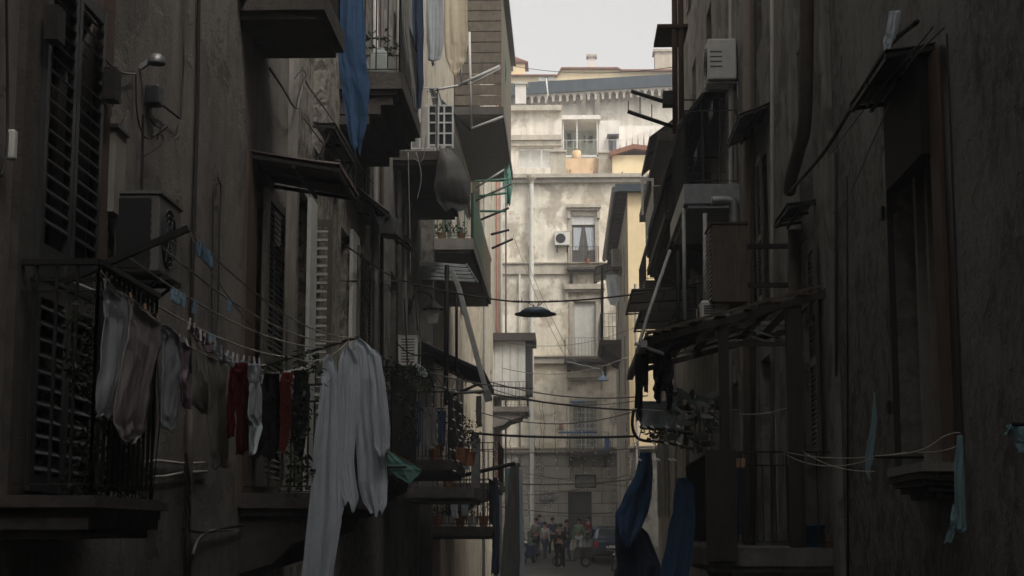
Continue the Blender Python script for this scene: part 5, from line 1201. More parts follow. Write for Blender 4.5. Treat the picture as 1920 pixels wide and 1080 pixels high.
# long blue sheets hanging lower
cloth('blue_sheet', 'cloth_blue', [[(848, 1200, 1222), (890, 1192, 1224), (930, 1170, 1222), (960, 1155, 1215), (1000, 1160, 1196), (1024, 1172, 1180)]], ('y', 19.6), 'blue sheet swept sideways, hanging under the outer right balcony', 'sheet', folds=2.2, amp=.08, seed=68, nu=36, nv=40)
cloth('navy_sheet', 'cloth_navy', [[(962, 1154, 1178), (1000, 1154, 1215), (1060, 1155, 1240), (1100, 1156, 1240)]], ('y', 19.9), 'navy sheet below the swept blue sheet', 'sheet', folds=2, amp=.06, seed=69)
cloth('blue_sheet', 'cloth_blue', [[(896, 1272, 1288), (912, 1266, 1302), (960, 1262, 1304), (1000, 1252, 1302), (1060, 1240, 1296), (1095, 1236, 1290)]], ('y', 19.4), 'straight blue sheet left of the dark balcony panel', 'sheet', folds=2.5, amp=.05, seed=70, nu=30, nv=40)
wire('clothesline', 'rope', catenary(PY(1186, 766, 19), PY(1385, 768, 19), .03), .006, 'pale line level behind the black washing', 'clothesline')
wire('clothesline', 'rope', catenary(PY(1385, 776, 19.2), PY(1475, 765, 19.2), .03), .005, 'pale line from the canopy post to the pale door', 'clothesline')
# meter box, hook things
mb = MB(); c_ = PX(1380, 702, RW - .0); mb.box(RW - .2, RW - .002, c_.y, c_.y + .35, c_.z - .15, c_.z + .15); tag(mb.build('meter_box', 'ac_plastic', bevel=.015), 'small pale meter box on the wall inside the right balcony', 'meter box')
r = empty('round_lamp', PX(1440, 628, RW - .1), 'small round wall lamp under the timber canopy', 'lamp'); c_ = PX(1440, 628, RW - .12)
mb = MB(); mb.lathe(c_, [(.001, .09), (.1, .07), (.17, 0), (.16, -.02), (.12, .03), (.001, .05)], 16); mb.build('lamp_shade', 'grey_metal', r, smooth=True)
mb = MB(); mb.bar(c_ + V((0, 0, .08)), c_ + V((.12, 0, .12)), .03); mb.build('arm', 'iron', r)
# ---- G/H: long sloping balconies seen from below ------------------------------
def lb_(b, Y0, Y1, px, py, lab, th=.12, rm='iron', rail=1.0, sm='dark_slab', sp=.3):
    p = PY(px, py, Y0); return balcony(b, 'R', RW, Y0, Y1, RW - p.x, p.z, th, sm, rm, rail=rail, corbel=True, sp=sp)
awning('long_awning', 'R', RW, 29.5, 40.5, PY(1300, 120, 29.5).z + .1, PY(1280, 235, 29.5).z, .92, 'long dark ribbed awning running away above the right balconies', 'dark_metal', corr=True, stays=False)
lb_(bG, 34.0, 41.5, 1246, 398, None, .16)
lb_(bG, 30.0, 36.0, 1225, 470, None, .1) if 0 else None
def lbf(b, Y0, Y1, px, py, th=.12, rm='iron'):
    p = PY(px, py, Y1); return balcony(b, 'R', RW, Y0, Y1, RW - p.x, p.z, th, 'dark_slab', rm, rail=1.0, corbel=False, sp=.3)
lbf(bH, 43.5, 48, 1208, 470, .16, 'white_metal')
lbf(bH, 48.5, 53, 1196, 565, .2)
lb_(bG, 31.6, 33.6, 1262, 432, None, .1)
mb = MB(); p = PY(1203, 402, 44); q = PY(1226, 338, 44); mb.box(p.x, p.x + .06, 44, 44.1, p.z, q.z); mb.box(q.x - .06, q.x, 44, 44.1, p.z, q.z); mb.box(p.x, q.x, 44, 44.1, q.z - .001, q.z + .06); r = tag(mb.build('window_screen', 'ac_white'), 'pale frame screen at the outer edge of the right balconies', 'screen')
awning('tilted_awning', 'R', RW, 43.0, 47.5, PY(1250, 232, 43).z + .2, PY(1203, 345, 47.5).z + .3, RW - PY(1203, 345, 47.5).x, 'dark tilted awning with pale rim over the street end, right', 'dark_metal', corr=True)
awning('tilted_awning', 'R', RW, 36.5, 40.5, PY(1275, 560, 38).z + .1, PY(1182, 600, 40).z + .25, 1.5, 'flat dark sheet awning beside the yellow gable, upper of two', 'dark_metal', corr=False, stays=False)
awning('tilted_awning', 'R', RW, 33.6, 37, PY(1275, 590, 34).z + .1, PY(1168, 620, 36).z + .15, 1.45, 'flat dark sheet awning beside the yellow gable, lower of two', 'dark_metal', corr=False, stays=False)
wire('leaning_pole', 'pale_frame', [PY(1256, 470, 27), PY(1215, 590, 26), PY(1188, 682, 25.5)], .03, 'long pale pole leaning out from the right balconies', 'pole')
for i, (x0, y0, x1, y1, Yq, mm) in enumerate(((1264, -40, 1266, 250, 30, 'rust_iron'), (1276, -40, 1278, 240, 30, 'rust_iron'), (1272, 470, 1272, 640, 28, 'iron'), (1282, 390, 1284, 600, 28, 'pale_frame'), (1322, 400, 1322, 600, 26, 'pale_frame'))):
    wire('upright_pole', mm, [PY(x0, y0, Yq), PY(x1, y1, Yq)], .05 if i < 2 else .035, ['left of two rusty uprights against the sky', 'right of two rusty uprights against the sky', 'black upright beneath the right balconies', 'pale upright between the right balconies', 'pale upright left of the brown cabinet'][i], 'pole', n=6)
mb = MB(); mb.box(PY(1232, 62, 30).x, PY(1290, 62, 30).x, 29.9, 31.2, PY(0, 66, 30).z, PY(0, 60, 30).z); tag(mb.build('pole_roof', 'rust_iron'), 'rusty sheet resting on the two rusty uprights', 'sheet')
for i, (a, b) in enumerate((((1183, 171), (1262, 196)), ((1177, 209), (1262, 238)))):
    wire('aerial_boom', 'iron', [PY(*a, 30), PY(*b, 30)], .04, ['upper dark boom pointing out over the street', 'lower dark boom pointing out over the street'][i], 'boom', n=5)
for i, (x, y0, y1) in enumerate(((1178, 190, 211), (1200, 182, 219), (1222, 196, 226))):
    wire('aerial_wire', 'iron', [PY(x, y0, 30), PY(x, y1, 30)], .01, ['outermost', 'middle', 'innermost'][i] + ' thin upright prong between the two dark booms', 'wire')
mb = MB(); p = PY(1243, 198, 30); q = PY(1262, 172, 30); mb.box(p.x, q.x, 29.9, 30.2, p.z, q.z); tag(mb.build('junction_box', 'iron', bevel=.01), 'black box where the booms meet the rusty uprights', 'box')
railing('roof_railing', 'iron', None, [(PY(1278, 200, 30).x, 30), (PY(1385, 200, 30).x, 30)], PY(0, 338, 30).z, (PY(0, 198, 30).z - PY(0, 338, 30).z), .34, .012, extra=(.9,)) 
tag(bpy.data.objects['roof_railing'], 'tall sparse iron railing above the grey balcony fascia, right', 'railing')
# I: balcony with canopy at the far right corner
p = PY(1122, 640, 72); b8 = balcony(rI, 'R', I_x, 68, 72.5, I_x - PY(1124, 640, 68).x, PY(1124, 637, 68).z, .2, 'dark_slab', 'grey_metal', rail=1.1, sp=.16)
awning('corner_canopy', 'R', I_x, 68, 72.3, PY(1150, 484, 68).z, PY(1118, 500, 68).z, I_x - PY(1116, 500, 68).x, 'dark canopy on a post in front of the palazzo, far right corner', 'dark_metal', corr=False, stays=False)
wire('canopy_post', 'iron', [PY(1129, 500, 68.2), PY(1129, 640, 68.2)], .06, 'dark post holding the far right corner canopy', 'post', n=4)
ac('air_conditioner', 'R', I_x, 66.5, 67.4, PX(1150, 575, I_x).z, PX(1150, 575, I_x).z + .7, .35, 'grey air conditioner on the far right corner house', 'ac_plastic')
cloth('white_laundry', 'cloth_white', [[(515, 1137, 1160), (530, 1136, 1162), (560, 1140, 1163), (572, 1144, 1158)]], ('y', 67), 'small white washing on the far right corner balcony', 'washing', folds=2, amp=.1, seed=71)
# ============================================================ LOWER LEFT BALCONIES
def bal_px(b, X, Y0, Y1, pxo, pyf, th, sm, rm, rail=1.0, **k):
    p = PY(pxo, pyf, Y0); return balcony(b, 'L', X, Y0, Y1, p.x - X, p.z, th, sm, rm, rail, **k)
bal_px(bB, LW, 21.6, 25.2, 740, 852, .2, 'dark_slab', 'iron', 1.15, sp=.11)
bal_px(bC, LW, 26.7, 30.4, 846, 862, .16, 'dark_slab', 'iron', 1.1, sp=.12, corbel=False)
b9 = bal_px(bC, LW, 30.9, 34.0, 889, 913, .2, 'slab_stone', 'grey_metal', 1.05, sp=.16, corbel=False)
p = PY(884, 915, 31.0); q = PY(898, 826, 31.0)
mb = MB(); mb.box(p.x, q.x, 30.93, 30.96, p.z, q.z); mb.build('end_panel', 'grey_metal', b9)
bal_px(bD, LW, 35.5, 40, 922, 987, .2, 'dark_slab', 'iron', 1.0, sp=.13, corbel=False)
bal_px(bD, LW, 41.5, 45, 938, 905, .16, 'slab_stone', 'iron', 1.0, sp=.13)
def pot(x, y, z, label, s=1.0, group=None, m='terracotta', lm='leaf_dark', n=110, wide=.22, tall=.25, ls=.08):
    c_ = V((x, y, z + .003)); r = empty('potted_plant', c_, label, 'potted plant', group)
    mb = MB(); mb.lathe(c_, [(.001, 0), (.09 * s, 0), (.13 * s, .22 * s), (.145 * s, .225 * s), (.145 * s, .25 * s), (.115 * s, .25 * s), (.001, .2 * s)], 14); mb.build('pot', m, r, smooth=False)
    mb = MB(); mb.leaves(c_ + V((0, 0, .25 * s + tall * .8)), (wide, wide, tall), n, ls); mb.build('leaves', lm, r)
    mb = MB()
    for k in range(4): mb.tube([c_ + V((0, 0, .2 * s)), c_ + V((random.uniform(-.1, .1), random.uniform(-.1, .1), .25 * s + tall))], .006, 4)
    mb.build('stem', 'brown_pipe', r); return r
zf = PY(740, 852, 21.6).z
for i, (x, y, lb) in enumerate(((-2.75, 21.9, 'bushy potted plant nearest the wall behind the white sheets'), (-2.5, 21.85, 'tall bushy plant at the near rail, right of the white sheets'), (-2.42, 22.6, 'second bushy plant along the leafy balcony rail'), (-2.42, 23.4, 'third bushy plant along the leafy balcony rail'), (-2.42, 24.3, 'farthest bushy plant on the leafy balcony'))):
    pot(x, y, zf, lb, 1.1, n=330, wide=.3, tall=.55, ls=.075)
mb = MB(); mb.leaves(PY(745, 690, 21.9), (.28, .5, .13), 420, .06); mb.leaves(PY(790, 715, 23.0), (.22, .5, .16), 260, .06)
for k in range(20): p0 = PY(random.uniform(728, 800), 700, 22.2); mb.tube([p0, p0 + V((random.uniform(-.1, .15), -.1, .08)), p0 + V((random.uniform(-.2, .3), -.1, -.2))], .004, 4, False)
tag(mb.build('creeper', 'leaf_dark'), 'overhanging creeper crowning the leafy balcony below the small white air conditioner', 'plant')
cloth('teal_towel', 'cloth_teal', [[(846, 726, 730), (858, 726, 750), (872, 727, 776), (882, 731, 791), (894, 744, 782), (906, 766, 772)]], ('y', 20.8), 'teal green towel sticking out below the leafy balcony', 'towel', folds=1, amp=.03, seed=80)
wire('drying_rod', 'iron', [PY(722, 876, 20.7), PY(762, 876, 20.7)], .018, 'black rod crossing the teal towel', 'rod')
cloth('plastic_bag', 'cloth_white', [[(684, 778, 784), (690, 776, 796), (700, 784, 803), (707, 794, 801)]], ('y', 22.2), 'pale plastic sheet caught on the creeper', 'plastic', folds=2, amp=.05, seed=81)
for i, (a, b, t, bt, mm, lb) in enumerate(((772, 790, 752, 836, 'cloth_navy', 'narrow dark blue cloth hung on the middle left balcony rail'), (792, 818, 764, 842, 'cloth_tarp', 'dim grey cloth hung on the middle left balcony rail'), (820, 836, 770, 838, 'cloth_navy', 'navy jeans hung on the middle left balcony rail'))):
    cloth('hanging_cloth', mm, [[(t, a, b), (t + 20, a + 1, b), (bt - 8, a + 2, b - 1), (bt, a + 4, b - 4)]], ('y', 26.3), lb, 'cloth', folds=2, amp=.04, seed=82 + i)
for i, (a, b, rr) in enumerate((((845, 737), (908, 734), .035), ((848, 742), (902, 718), .03), ((838, 752), (853, 762), .02))):
    wire('drying_rod', 'grey_metal' if i != 1 else 'iron', [PY(*a, 30.5), PY(*b, 30.5)], rr, ['level grey rod above the grey end panel', 'dark rod slanting up above the level grey rod', 'short reddish rod below the level grey rod'][i], 'rod')
zf = PY(922, 987, 35.5).z
for i in range(5):
    pot(LW + .25 + i * .25, 35.8, zf, ['flower pot nearest the wall', 'second flower pot from the wall', 'middle flower pot', 'fourth flower pot from the wall', 'outermost flower pot'][i] + ' on the low balcony, lower left of the palazzo', .9, m='ac_white' if i % 2 else 'terracotta', n=90, wide=.14, tall=.2, ls=.08)
zf = PY(889, 913, 30.9).z
pot(LW + .8, 31.3, zf, 'small dark plant behind the rails beside the grey end panel', .9, n=80, wide=.15, tall=.2)
wire('drying_rod', 'iron', [PY(868, 892, 38), PY(966, 869, 38)], .05, 'black pole reaching out over the street low on the left', 'pole')
cloth('grey_curtain', 'cloth_tarp', [[(868, 958, 974), (880, 956, 978), (920, 952, 979), (980, 947, 981), (1040, 940, 982), (1090, 936, 982)]], ('y', 38), 'long grey-green curtain hanging from the black pole', 'curtain', folds=3, amp=.08, seed=86, nu=30, nv=40)
cloth('pale_strip', 'cloth_white', [[(876, 973, 979), (960, 974, 982), (1040, 975, 983), (1090, 974, 984)]], ('y', 37.9), 'thin pale blue strip along the grey-green curtain', 'cloth', folds=1, amp=.04, seed=87)
cloth('blue_cloth', 'cloth_navy', [[(895, 925, 932), (940, 925, 936), (1000, 923, 936), (1080, 922, 936)]], ('y', 37), 'narrow blue cloth hanging left of the grey-green curtain', 'cloth', folds=1, amp=.05, seed=88)
cloth('blue_cloth', 'cloth_cyan', [[(878, 948, 956), (900, 948, 957), (925, 949, 954)]], ('y', 39), 'scrap of pale blue cloth behind the grey-green curtain', 'cloth', folds=1, amp=.04, seed=89)
wire('street_tube', 'bulb_white', [PY(934, 1030, 40), PY(934, 1016, 40)], .03, 'tiny pale tube at the bottom left of the street end', 'tube')
# far-left corbels and clutter by the bay
for i, (px, py) in enumerate(((790, 545), (808, 590), (806, 640), (958, 515), (962, 560), (958, 600))):
    pass
def bracket_lamp(px, py, Y, X, label):
    c_ = PY(px, py, Y); r = empty('wall_lantern', c_, label, 'lantern')
    mb = MB(); mb.hexa([c_ + V(q) for q in ((-.09, -.09, -.2), (.09, -.09, -.2), (.09, .09, -.2), (-.09, .09, -.2), (-.13, -.13, .08), (.13, -.13, .08), (.13, .13, .08), (-.13, .13, .08))]); mb.build('lantern_glass', 'pale_frame', r)
    mb = MB(); mb.lathe(c_ + V((0, 0, .083)), [(.22, 0), (.2, .03), (.06, .14), (.001, .2)], 8); mb.build('cap', 'iron', r)
    mb = MB(); mb.tube(smooth([c_ + V((0, 0, .25)), c_ + V((-.1, 0, .4)), c_ + V((-.35, 0, .42)), V((X, c_.y, c_.z + .1))]), .02, 6); mb.build('arm', 'iron', r)
bracket_lamp(812, 588, 32, LW, 'old street lantern on a curled arm under the pale canopy')
# ============================================================ STREET LAMPS AND WIRES
YL = 30.
L0, L1 = PX(752, 528, LW + .02), PX(1368, 524, RW - .02)
Pm = PY(1000, 566, YL)
c1 = catenary((LW + .02, YL, PY(752, 526, YL).z), Pm + V((-.3, 0, .0)), .05, 10); c2 = catenary(Pm + V((.3, 0, 0)), (RW - .02, YL, PY(1368, 520, YL).z), .08, 10)
wire('lamp_cable', 'cable_black', c1 + c2, .016, 'steel cable spanning the street and carrying the hanging lamp', 'cable')
c_ = PY(1004, 589, YL); lamp = empty('street_lamp', c_ - V((0, 0, .05)), 'blue-grey saucer street lamp hanging over the middle of the alley', 'street lamp')
mb = MB(); mb.lathe(c_, [(.36, -.012), (.38, -.012), (.38, .006), (.29, .012), (.29, .035), (.27, .06), (.19, .105), (.09, .13), (.001, .14)], 32); mb.build('lamp_shade', 'lamp_blue', lamp, smooth=False)
mb = MB(); mb.lathe(c_, [(.001, -.04), (.1, -.035), (.16, -.005), (.28, .006), (.355, .0)], 24); mb.build('diffuser', 'grey_metal', lamp)
mb = MB()
for (a, b) in (((-.03, .14), (-.18, .25)), ((.03, .14), (.18, .25)), ((-.02, .15), (-.1, .25)), ((.04, .15), (.07, .25))): mb.bar(c_ + V((a[0], 0, a[1])), c_ + V((b[0], 0, b[1])), .014)
mb.build('hanger', 'iron', lamp)
for sx in (-.33, .33):
    mb = MB(); z = .24
    for k in range(4): mb.tube([c_ + V((sx + k * .045 - .07, 0, z)), c_ + V((sx + k * .045 - .045, 0, z))], [.028, .012], 8)
    mb.build('insulator', 'iron', lamp)
c_ = PY(1130, 714, 60); lamp = empty('street_lamp', c_, 'small blue-grey conical lamp far down the alley before the palazzo', 'street lamp')
mb = MB(); mb.lathe(c_, [(.24, 0), (.235, .02), (.12, .12), (.06, .2), (.05, .3), (.001, .31)], 20); mb.build('lamp_shade', 'lamp_blue', lamp)
mb = MB(); mb.tube([c_ + V((0, 0, .3)), c_ + V((-.1, 0, .42)), PY(1062, 678, 60)], .02, 5); mb.build('arm', 'grey_metal', lamp)
def span(a, b, Y, sag, r, m, label, group=None, Y2=None):
    pts = catenary(PY(*a, Y), PY(*b, Y2 or Y), sag, 12); wire('overhead_wire', m, pts, r, label, 'wire', group); return pts
xs = [
 ((905, 712), (1215, 742), 47, .25, .02, 'cable_grey', 'grey overhead wire crossing just below the boxed bay'),
 ((905, 735), (1212, 770), 46, .1, .026, 'cable_black', 'thick overhead wire from the bay balcony to the right houses'),
 ((890, 770), (1200, 768), 42, .35, .015, 'cable_grey', 'thin overhead wire over the lattice window'),
 ((880, 812), (1195, 818), 38, .06, .03, 'cable_black', 'thickest low overhead wire in front of the lower palazzo window'),
 ((900, 845), (1215, 838), 44, .1, .013, 'cable_grey', 'thin wire just below the thickest low one'),
 ((920, 905), (1215, 895), 48, .12, .022, 'cable_grey', 'overhead wire before the stone base of the palazzo'),
 ((925, 925), (1200, 880), 50, .3, .014, 'cable_grey', 'slanting thin wire rising right before the stone base'),
 ((930, 876), (1195, 912), 52, .1, .012, 'cable_grey', 'thin wire falling right before the stone base'),
 ((940, 950), (1200, 958), 55, .15, .014, 'cable_black', 'lowest overhead wire above the heads of the people'),
 ((942, 690), (1180, 668), 58, .4, .014, 'cable_grey', 'slack thin wire under the middle palazzo balcony'),
 ((780, 690), (1000, 728), 27, .08, .012, 'cable_grey', 'wire from the creeper out over the street'),
 ((850, 700), (1190, 752), 34, .3, .009, 'cable_grey', 'fine wire sagging behind the pale rolled awning'),
 ((940, 640), (1200, 610), 50, .35, .008, 'cable_grey', 'very fine wire over the white roller window'),
]
SP = {}
for i, (a, b, Y, sg, r_, m, lb) in enumerate(xs): SP[i] = span(a, b, Y, sg, r_, m, lb)
wire('overhead_wire', 'cable_grey', catenary(PY(962, 440, 62), PY(1062, 672, 60), .3), .012, 'left of two thin wires slanting down across the palazzo', 'wire')
wire('overhead_wire', 'cable_grey', catenary(PY(985, 480, 66), PY(1080, 680, 62), .25), .012, 'right of two thin wires slanting down across the palazzo', 'wire')
wire('overhead_wire', 'cable_grey', catenary(PY(936, 118, 60), PY(1290, 122, 44), .3), .012, 'thin wire across the sky in front of the hill buildings', 'wire')
def on_span(k, px):
    L_ = SP[k]
    for a, b in zip(L_[:-1], L_[1:]):
        xa, xb = proj(a)[0], proj(b)[0]
        if xa <= px <= xb: return a.lerp(b, (px - xa) / max(1e-6, xb - xa))
    return L_[-1]
bulbp = None; rnd = random.Random(11)
def strand(p, length, label, group):
    global bulbp
    r = empty('light_string', p, label, 'string lights', group)
    n = max(3, int(length / .16)); pts = [p]
    for k in range(1, n + 1): pts.append(p + V((rnd.uniform(-.03, .03) + .04 * math.sin(k * .5 + p.x), rnd.uniform(-.02, .02), -length * k / n)))
    MB().tube(pts, .0065, 4).build('wire', 'cable_grey', r)
    for k in range(1, n + 1):
        q = pts[k] + V((rnd.uniform(-.03, .03), 0, 0))
        if bulbp is None:
            bulbp = MB().tube([q + V((-.022, 0, .012)), q + V((0, 0, 0)), q + V((.026, 0, -.014))], [.006, .013, .008], 5).build('bulb', 'bulb_white', r); b0 = q.copy(); bulbp['b0'] = tuple(q - p)
        else:
            c = bulbp.copy(); COL.objects.link(c); c.parent = r; b0 = V(bulbp['b0']); c.location = (q - p) - b0
            if rnd.random() < .5: pass
for k, g_, pxs, lr in ((1, 'light strings on the bay wire', [(1012, 1.9), (1018, 2.9), (1038, 1.0), (1062, 1.3), (1086, 1.4), (1110, 1.1), (1150, 1.5), (1176, 1.6)], None),
                   (3, 'light strings on the thickest low wire', [(905, 1.1), (930, 1.5), (958, .9), (1003, .8), (1040, .7), (1068, 1.0), (1092, .8), (1112, .7), (1140, .9), (1186, 1.2)], None),
                   (10, 'light strings by the creeper', [(818, 1.0), (838, 1.35), (853, 1.5), (865, 1.1)], None), (5, 'light strings before the stone base', [(960, .8), (990, 1.1), (1030, .7), (1150, .9), (1175, 1.0)], None)):
    for (px, ln) in pxs:
        strand(on_span(k, px), ln, {1: 'unlit light string dangling from the thick wire by the bay', 3: 'unlit light string dangling from the thickest low wire', 10: 'unlit light string hanging beside the creeper balcony', 5: 'unlit light string hanging before the stone base'}[k], g_)
for i, px in enumerate((1192, 1222, 1245, 1262)):
    strand(PY(px, 770, 18.7), .55, 'unlit light string on the outer rail under the timber canopy', 'light strings on the outer right balcony')
# ============================================================ END BUILDING ITEMS
Ae = e(1040, 462); Be = e(1068, 437)
ac('air_conditioner', 'Y', EY, Ae.x, Be.x, Ae.z, Be.z, .34, 'white air conditioner beside the curtained palazzo window', 'ac_white')
r = empty('downspout', e(995, 846), 'pale downspout with funnel head on the palazzo', 'pipe')
mb = MB(); mb.tube([(e(996, 0).x, EY - .28, e(0, 350).z), (e(996, 0).x, EY - .28, e(0, 846).z)], .11, 10); mb.tube([(e(996, 0).x, EY - .28, e(0, 846).z), (e(996, 0).x, EY - .28, 3.5)], .1, 10); mb.build('pipe', 'ac_white', r)
mb = MB(); c_ = V((e(996, 0).x, EY - .28, e(0, 350).z)); mb.lathe(c_, [(.12, -.1), (.14, 0), (.26, .18), (.28, .3), (.2, .3)], 12); mb.build('funnel', 'far_trim', r)
mb = MB()
for k in range(7): z = e(0, 400 + k * 70).z; mb.box(c_.x - .14, c_.x + .14, EY - .3, EY - .003, z, z + .06)
mb.build('clip', 'far_trim', r)
wire('wall_pipe', 'pale_pipe', [(e(974, 0).x, EY - .12, e(0, 520).z), (e(974, 0).x, EY - .12, e(0, 900).z)], .05, 'thin pipe left of the downspout on the palazzo', 'pipe')
# torn stucco lumps and old corbel at left edge
mb = MB()
rails = [((1046, 812), (1112, 812)), ((1044, 815), (1110, 816))]
wire('blue_rail', 'blue_metal', [V((e(1044, 0).x, EY - .9, PY(0, 813, EY - .9).z)), V((e(1113, 0).x, EY - .9, PY(0, 813, EY - .9).z))], .05, 'blue tube across the lowest palazzo balcony', 'rail')
wire('blue_rail', 'blue_metal', [V((e(1066, 0).x, EY - .25, e(0, 757).z)), V((e(1092, 0).x, EY - .25, e(0, 757).z))], .05, 'short blue tube above the lattice window', 'rail')
mb = MB(); a = PY(1134, 846, EY - .8); b = PY(1142, 818, EY - .8); mb.box(a.x, b.x, EY - .85, EY - .1, a.z, b.z); tag(mb.build('side_board', 'blue_metal'), 'blue board closing the right end of the lowest palazzo balcony', 'board')
mb = MB(); a = e(1048, 804); b = e(1056, 796); mb.box(a.x, b.x, EY - .15, EY - .003, a.z, b.z); tag(mb.build('wall_box', 'copper_pipe', bevel=.01), 'small orange-red box on the palazzo beside the lattice window', 'box')
mb = MB(); a = e(1160, 985); b = e(1176, 920); mb.box(a.x, b.x, EY - .2, EY - .07, a.z, b.z); tag(mb.build('wall_panel', 'beige_plaster', bevel=.01), 'cream panel on the stone base at the right', 'panel')
mb = MB(); a = e(1012, 938); b = e(1040, 922); mb.box(a.x, b.x, EY - .2, EY - .07, a.z, b.z); tag(mb.build('street_sign', 'grey_metal', bevel=.01), 'blank grey sign plate on the stone base', 'sign')
pot(e(1098, 0).x, EY - .4, e(0, 503).z, 'pot on the topmost palazzo balcony', 1.0, n=40, wide=.15, tall=.15, ls=.12)
pot(e(1126, 0).x, EY - .5, e(0, 676).z, 'reddish plant pot at the right of the middle palazzo balcony', 1.2, n=60, wide=.2, tall=.2, ls=.12)
for i, px in enumerate((1066, 1112)):
    pot(PY(px, 0, EY + 2.3).x, EY + 1.0, zc + .2, ['left', 'right'][i] + ' pot plant on the roof terrace before the orange parapet', 1.1, n=24, wide=.2, tall=.2, ls=.1, lm='leaf_glossy')
c_ = PY(1081, 292, T - 1.5); r = empty('orange_drum', c_ - V((0, 0, .3)), 'orange drum on the terrace under the mint veranda', 'drum')
mb = MB(); mb.lathe(c_ - V((0, 0, .3)), [(.001, .1), (.22, .1), (.25, .15), (.24, .3), (.25, .5), (.2, .56), (.001, .56)], 18); mb.build('body', 'orange_plaster', r, smooth=True)
mb = MB(); mb.lathe(c_ + V((0, 0, .261)), [(.21, 0), (.21, .04), (.001, .06)], 18); mb.build('lid', 'tile_red', r)
# roof plants on the palazzo edge, right
mb = MB(); mb.leaves(PY(1190, 332, EY + .6), (1.0, .3, .18), 260, .14); tag(mb.build('roof_weeds', 'leaf_dark'), 'dark weeds along the palazzo roof edge at the right', 'weeds')
# ============================================================ PEOPLE AND VEHICLES
def skin_mesh(name, verts, edges, radii, m, parent, sub=1):
    off = V((0, 0, 0)); q = parent
    while q: off = off + q.location; q = q.parent
    me = bpy.data.meshes.new(name); me.from_pydata([tuple(V(v) - off) for v in verts], edges, []); me.materials.append(M(m))
    o = bpy.data.objects.new(name, me); COL.objects.link(o); o.parent = parent
    sk_ = o.modifiers.new('skin', 'SKIN'); sk_.use_smooth_shade = True
    if not me.skin_vertices: me.attributes  # layer is created by the modifier
    lay = me.skin_vertices[0] if me.skin_vertices else None
    if lay:
        for i, r_ in enumerate(radii):
            rr = r_ if isinstance(r_, tuple) else (r_, r_); lay.data[i].radius = rr; lay.data[i].use_root = (i == 0)
    ss = o.modifiers.new('sub', 'SUBSURF'); ss.levels = sub; ss.render_levels = sub
    return o
def person(x, y, face, label, top, legs, hairm='hair', h=1.7, arms='down', lean=0.0, stride=.1):
    z = gz(y) + .02; s = h / 1.7; r = empty('person', (x, y, z), label, 'person'); cf, sf = math.cos(face), math.sin(face)
    def P(a, b, c): # a right, b forward, c up
        return V((x + (a * cf - b * sf) * s, y + (a * sf + b * cf) * s, z + c * s))
    b_ = lean
    hands = {'down': ((-.24, .04, .78), (.24, .06, .78), (-.25, -.0, 1.08), (.25, .0, 1.08)), 'phone': ((-.24, .04, .8), (.1, .3, 1.3), (-.25, 0, 1.08), (.27, .08, 1.12)), 'hips': ((-.2, .1, 1.0), (.2, .1, 1.0), (-.36, -.04, 1.15), (.36, -.04, 1.15))}[arms]
    lh, rh, le, re_ = hands
    vs = [P(0, 0, .93), P(0, b_ * .5, 1.15), P(0, b_, 1.38), P(0, b_, 1.47), P(0, b_ + .01, 1.53), P(0, b_ + .02, 1.63), P(0, b_ + .02, 1.69),
          P(-.17, b_, 1.4), P(*le), P(*lh), P(.17, b_, 1.4), P(*re_), P(*rh),
          P(-.09, 0, .88), P(-.1, stride, .48), P(-.1, stride * .8, .08), P(-.1, stride * .8 + .16, .035), P(.09, 0, .88), P(.1, -stride * .5, .48), P(.1, -stride * 1.2, .08), P(.1, -stride * 1.2 + .16, .035)]
    es = [(0, 1), (1, 2), (2, 3), (3, 4), (4, 5), (5, 6), (2, 7), (7, 8), (8, 9), (2, 10), (10, 11), (11, 12), (0, 13), (13, 14), (14, 15), (15, 16), (0, 17), (17, 18), (18, 19), (19, 20)]
    rad = [.13, .125, .14, .055, .055, .095, .05, .06, .042, .032, .06, .042, .032, .085, .055, .04, .04, .085, .055, .04, .04]
    skin_mesh('body', vs, es, [q * s for q in rad], 'skin', r)
    skin_mesh('shirt', [vs[0] + V((0, 0, .02)), vs[1], vs[2] - V((0, 0, .01)), vs[7], vs[8], vs[7].lerp(vs[9], .98) if 0 else vs[8].lerp(vs[9], .8), vs[10], vs[11], vs[11].lerp(vs[12], .8)], [(0, 1), (1, 2), (2, 3), (3, 4), (4, 5), (2, 6), (6, 7), (7, 8)],
              [q * s for q in (.15, .145, .155, .075, .056, .046, .075, .056, .046)], top, r)
    skin_mesh('trousers', [vs[0], vs[13], vs[14], vs[15], vs[17], vs[18], vs[19]], [(0, 1), (1, 2), (2, 3), (0, 4), (4, 5), (5, 6)], [q * s for q in (.15, .105, .075, .065, .105, .075, .065)], legs, r)
    mb = MB(); hc = P(0, b_ - .015, 1.635)
    mb.grid(lambda u, v: hc + V((.1 * s * math.cos(u * 2 * PI) * math.sin(v * 1.75), .112 * s * math.sin(u * 2 * PI) * math.sin(v * 1.75), .115 * s * math.cos(v * 1.75))), 12, 6); mb.build('hair', hairm, r, smooth=True)
    mb = MB(); mb.obox(P(0, b_ + .115, 1.6), (.012, 0, 0), (0, .015, 0), (0, 0, .02)); mb.build('nose', 'skin', r)
    if arms == 'phone': mb = MB(); mb.obox(P(.1, .34, 1.33), (.035, 0, 0), (0, .005, 0), (0, 0, .07)); tag(mb.build('phone', 'bulb_white'), 'tiny pale phone held up by the person in the dark coat', 'phone')
    return r
def gx(px, Y): return PY(px, 1000, Y).x
person(gx(1005, 72), 72, 2.6, 'person in a dark olive jacket standing leftmost at the street end', 'cloth_tarp', 'cloth_black', h=1.72)
person(gx(1036, 74), 74, .4, 'person in a navy top beside the olive jacket', 'cloth_navy', 'cloth_black', h=1.66, arms='hips')
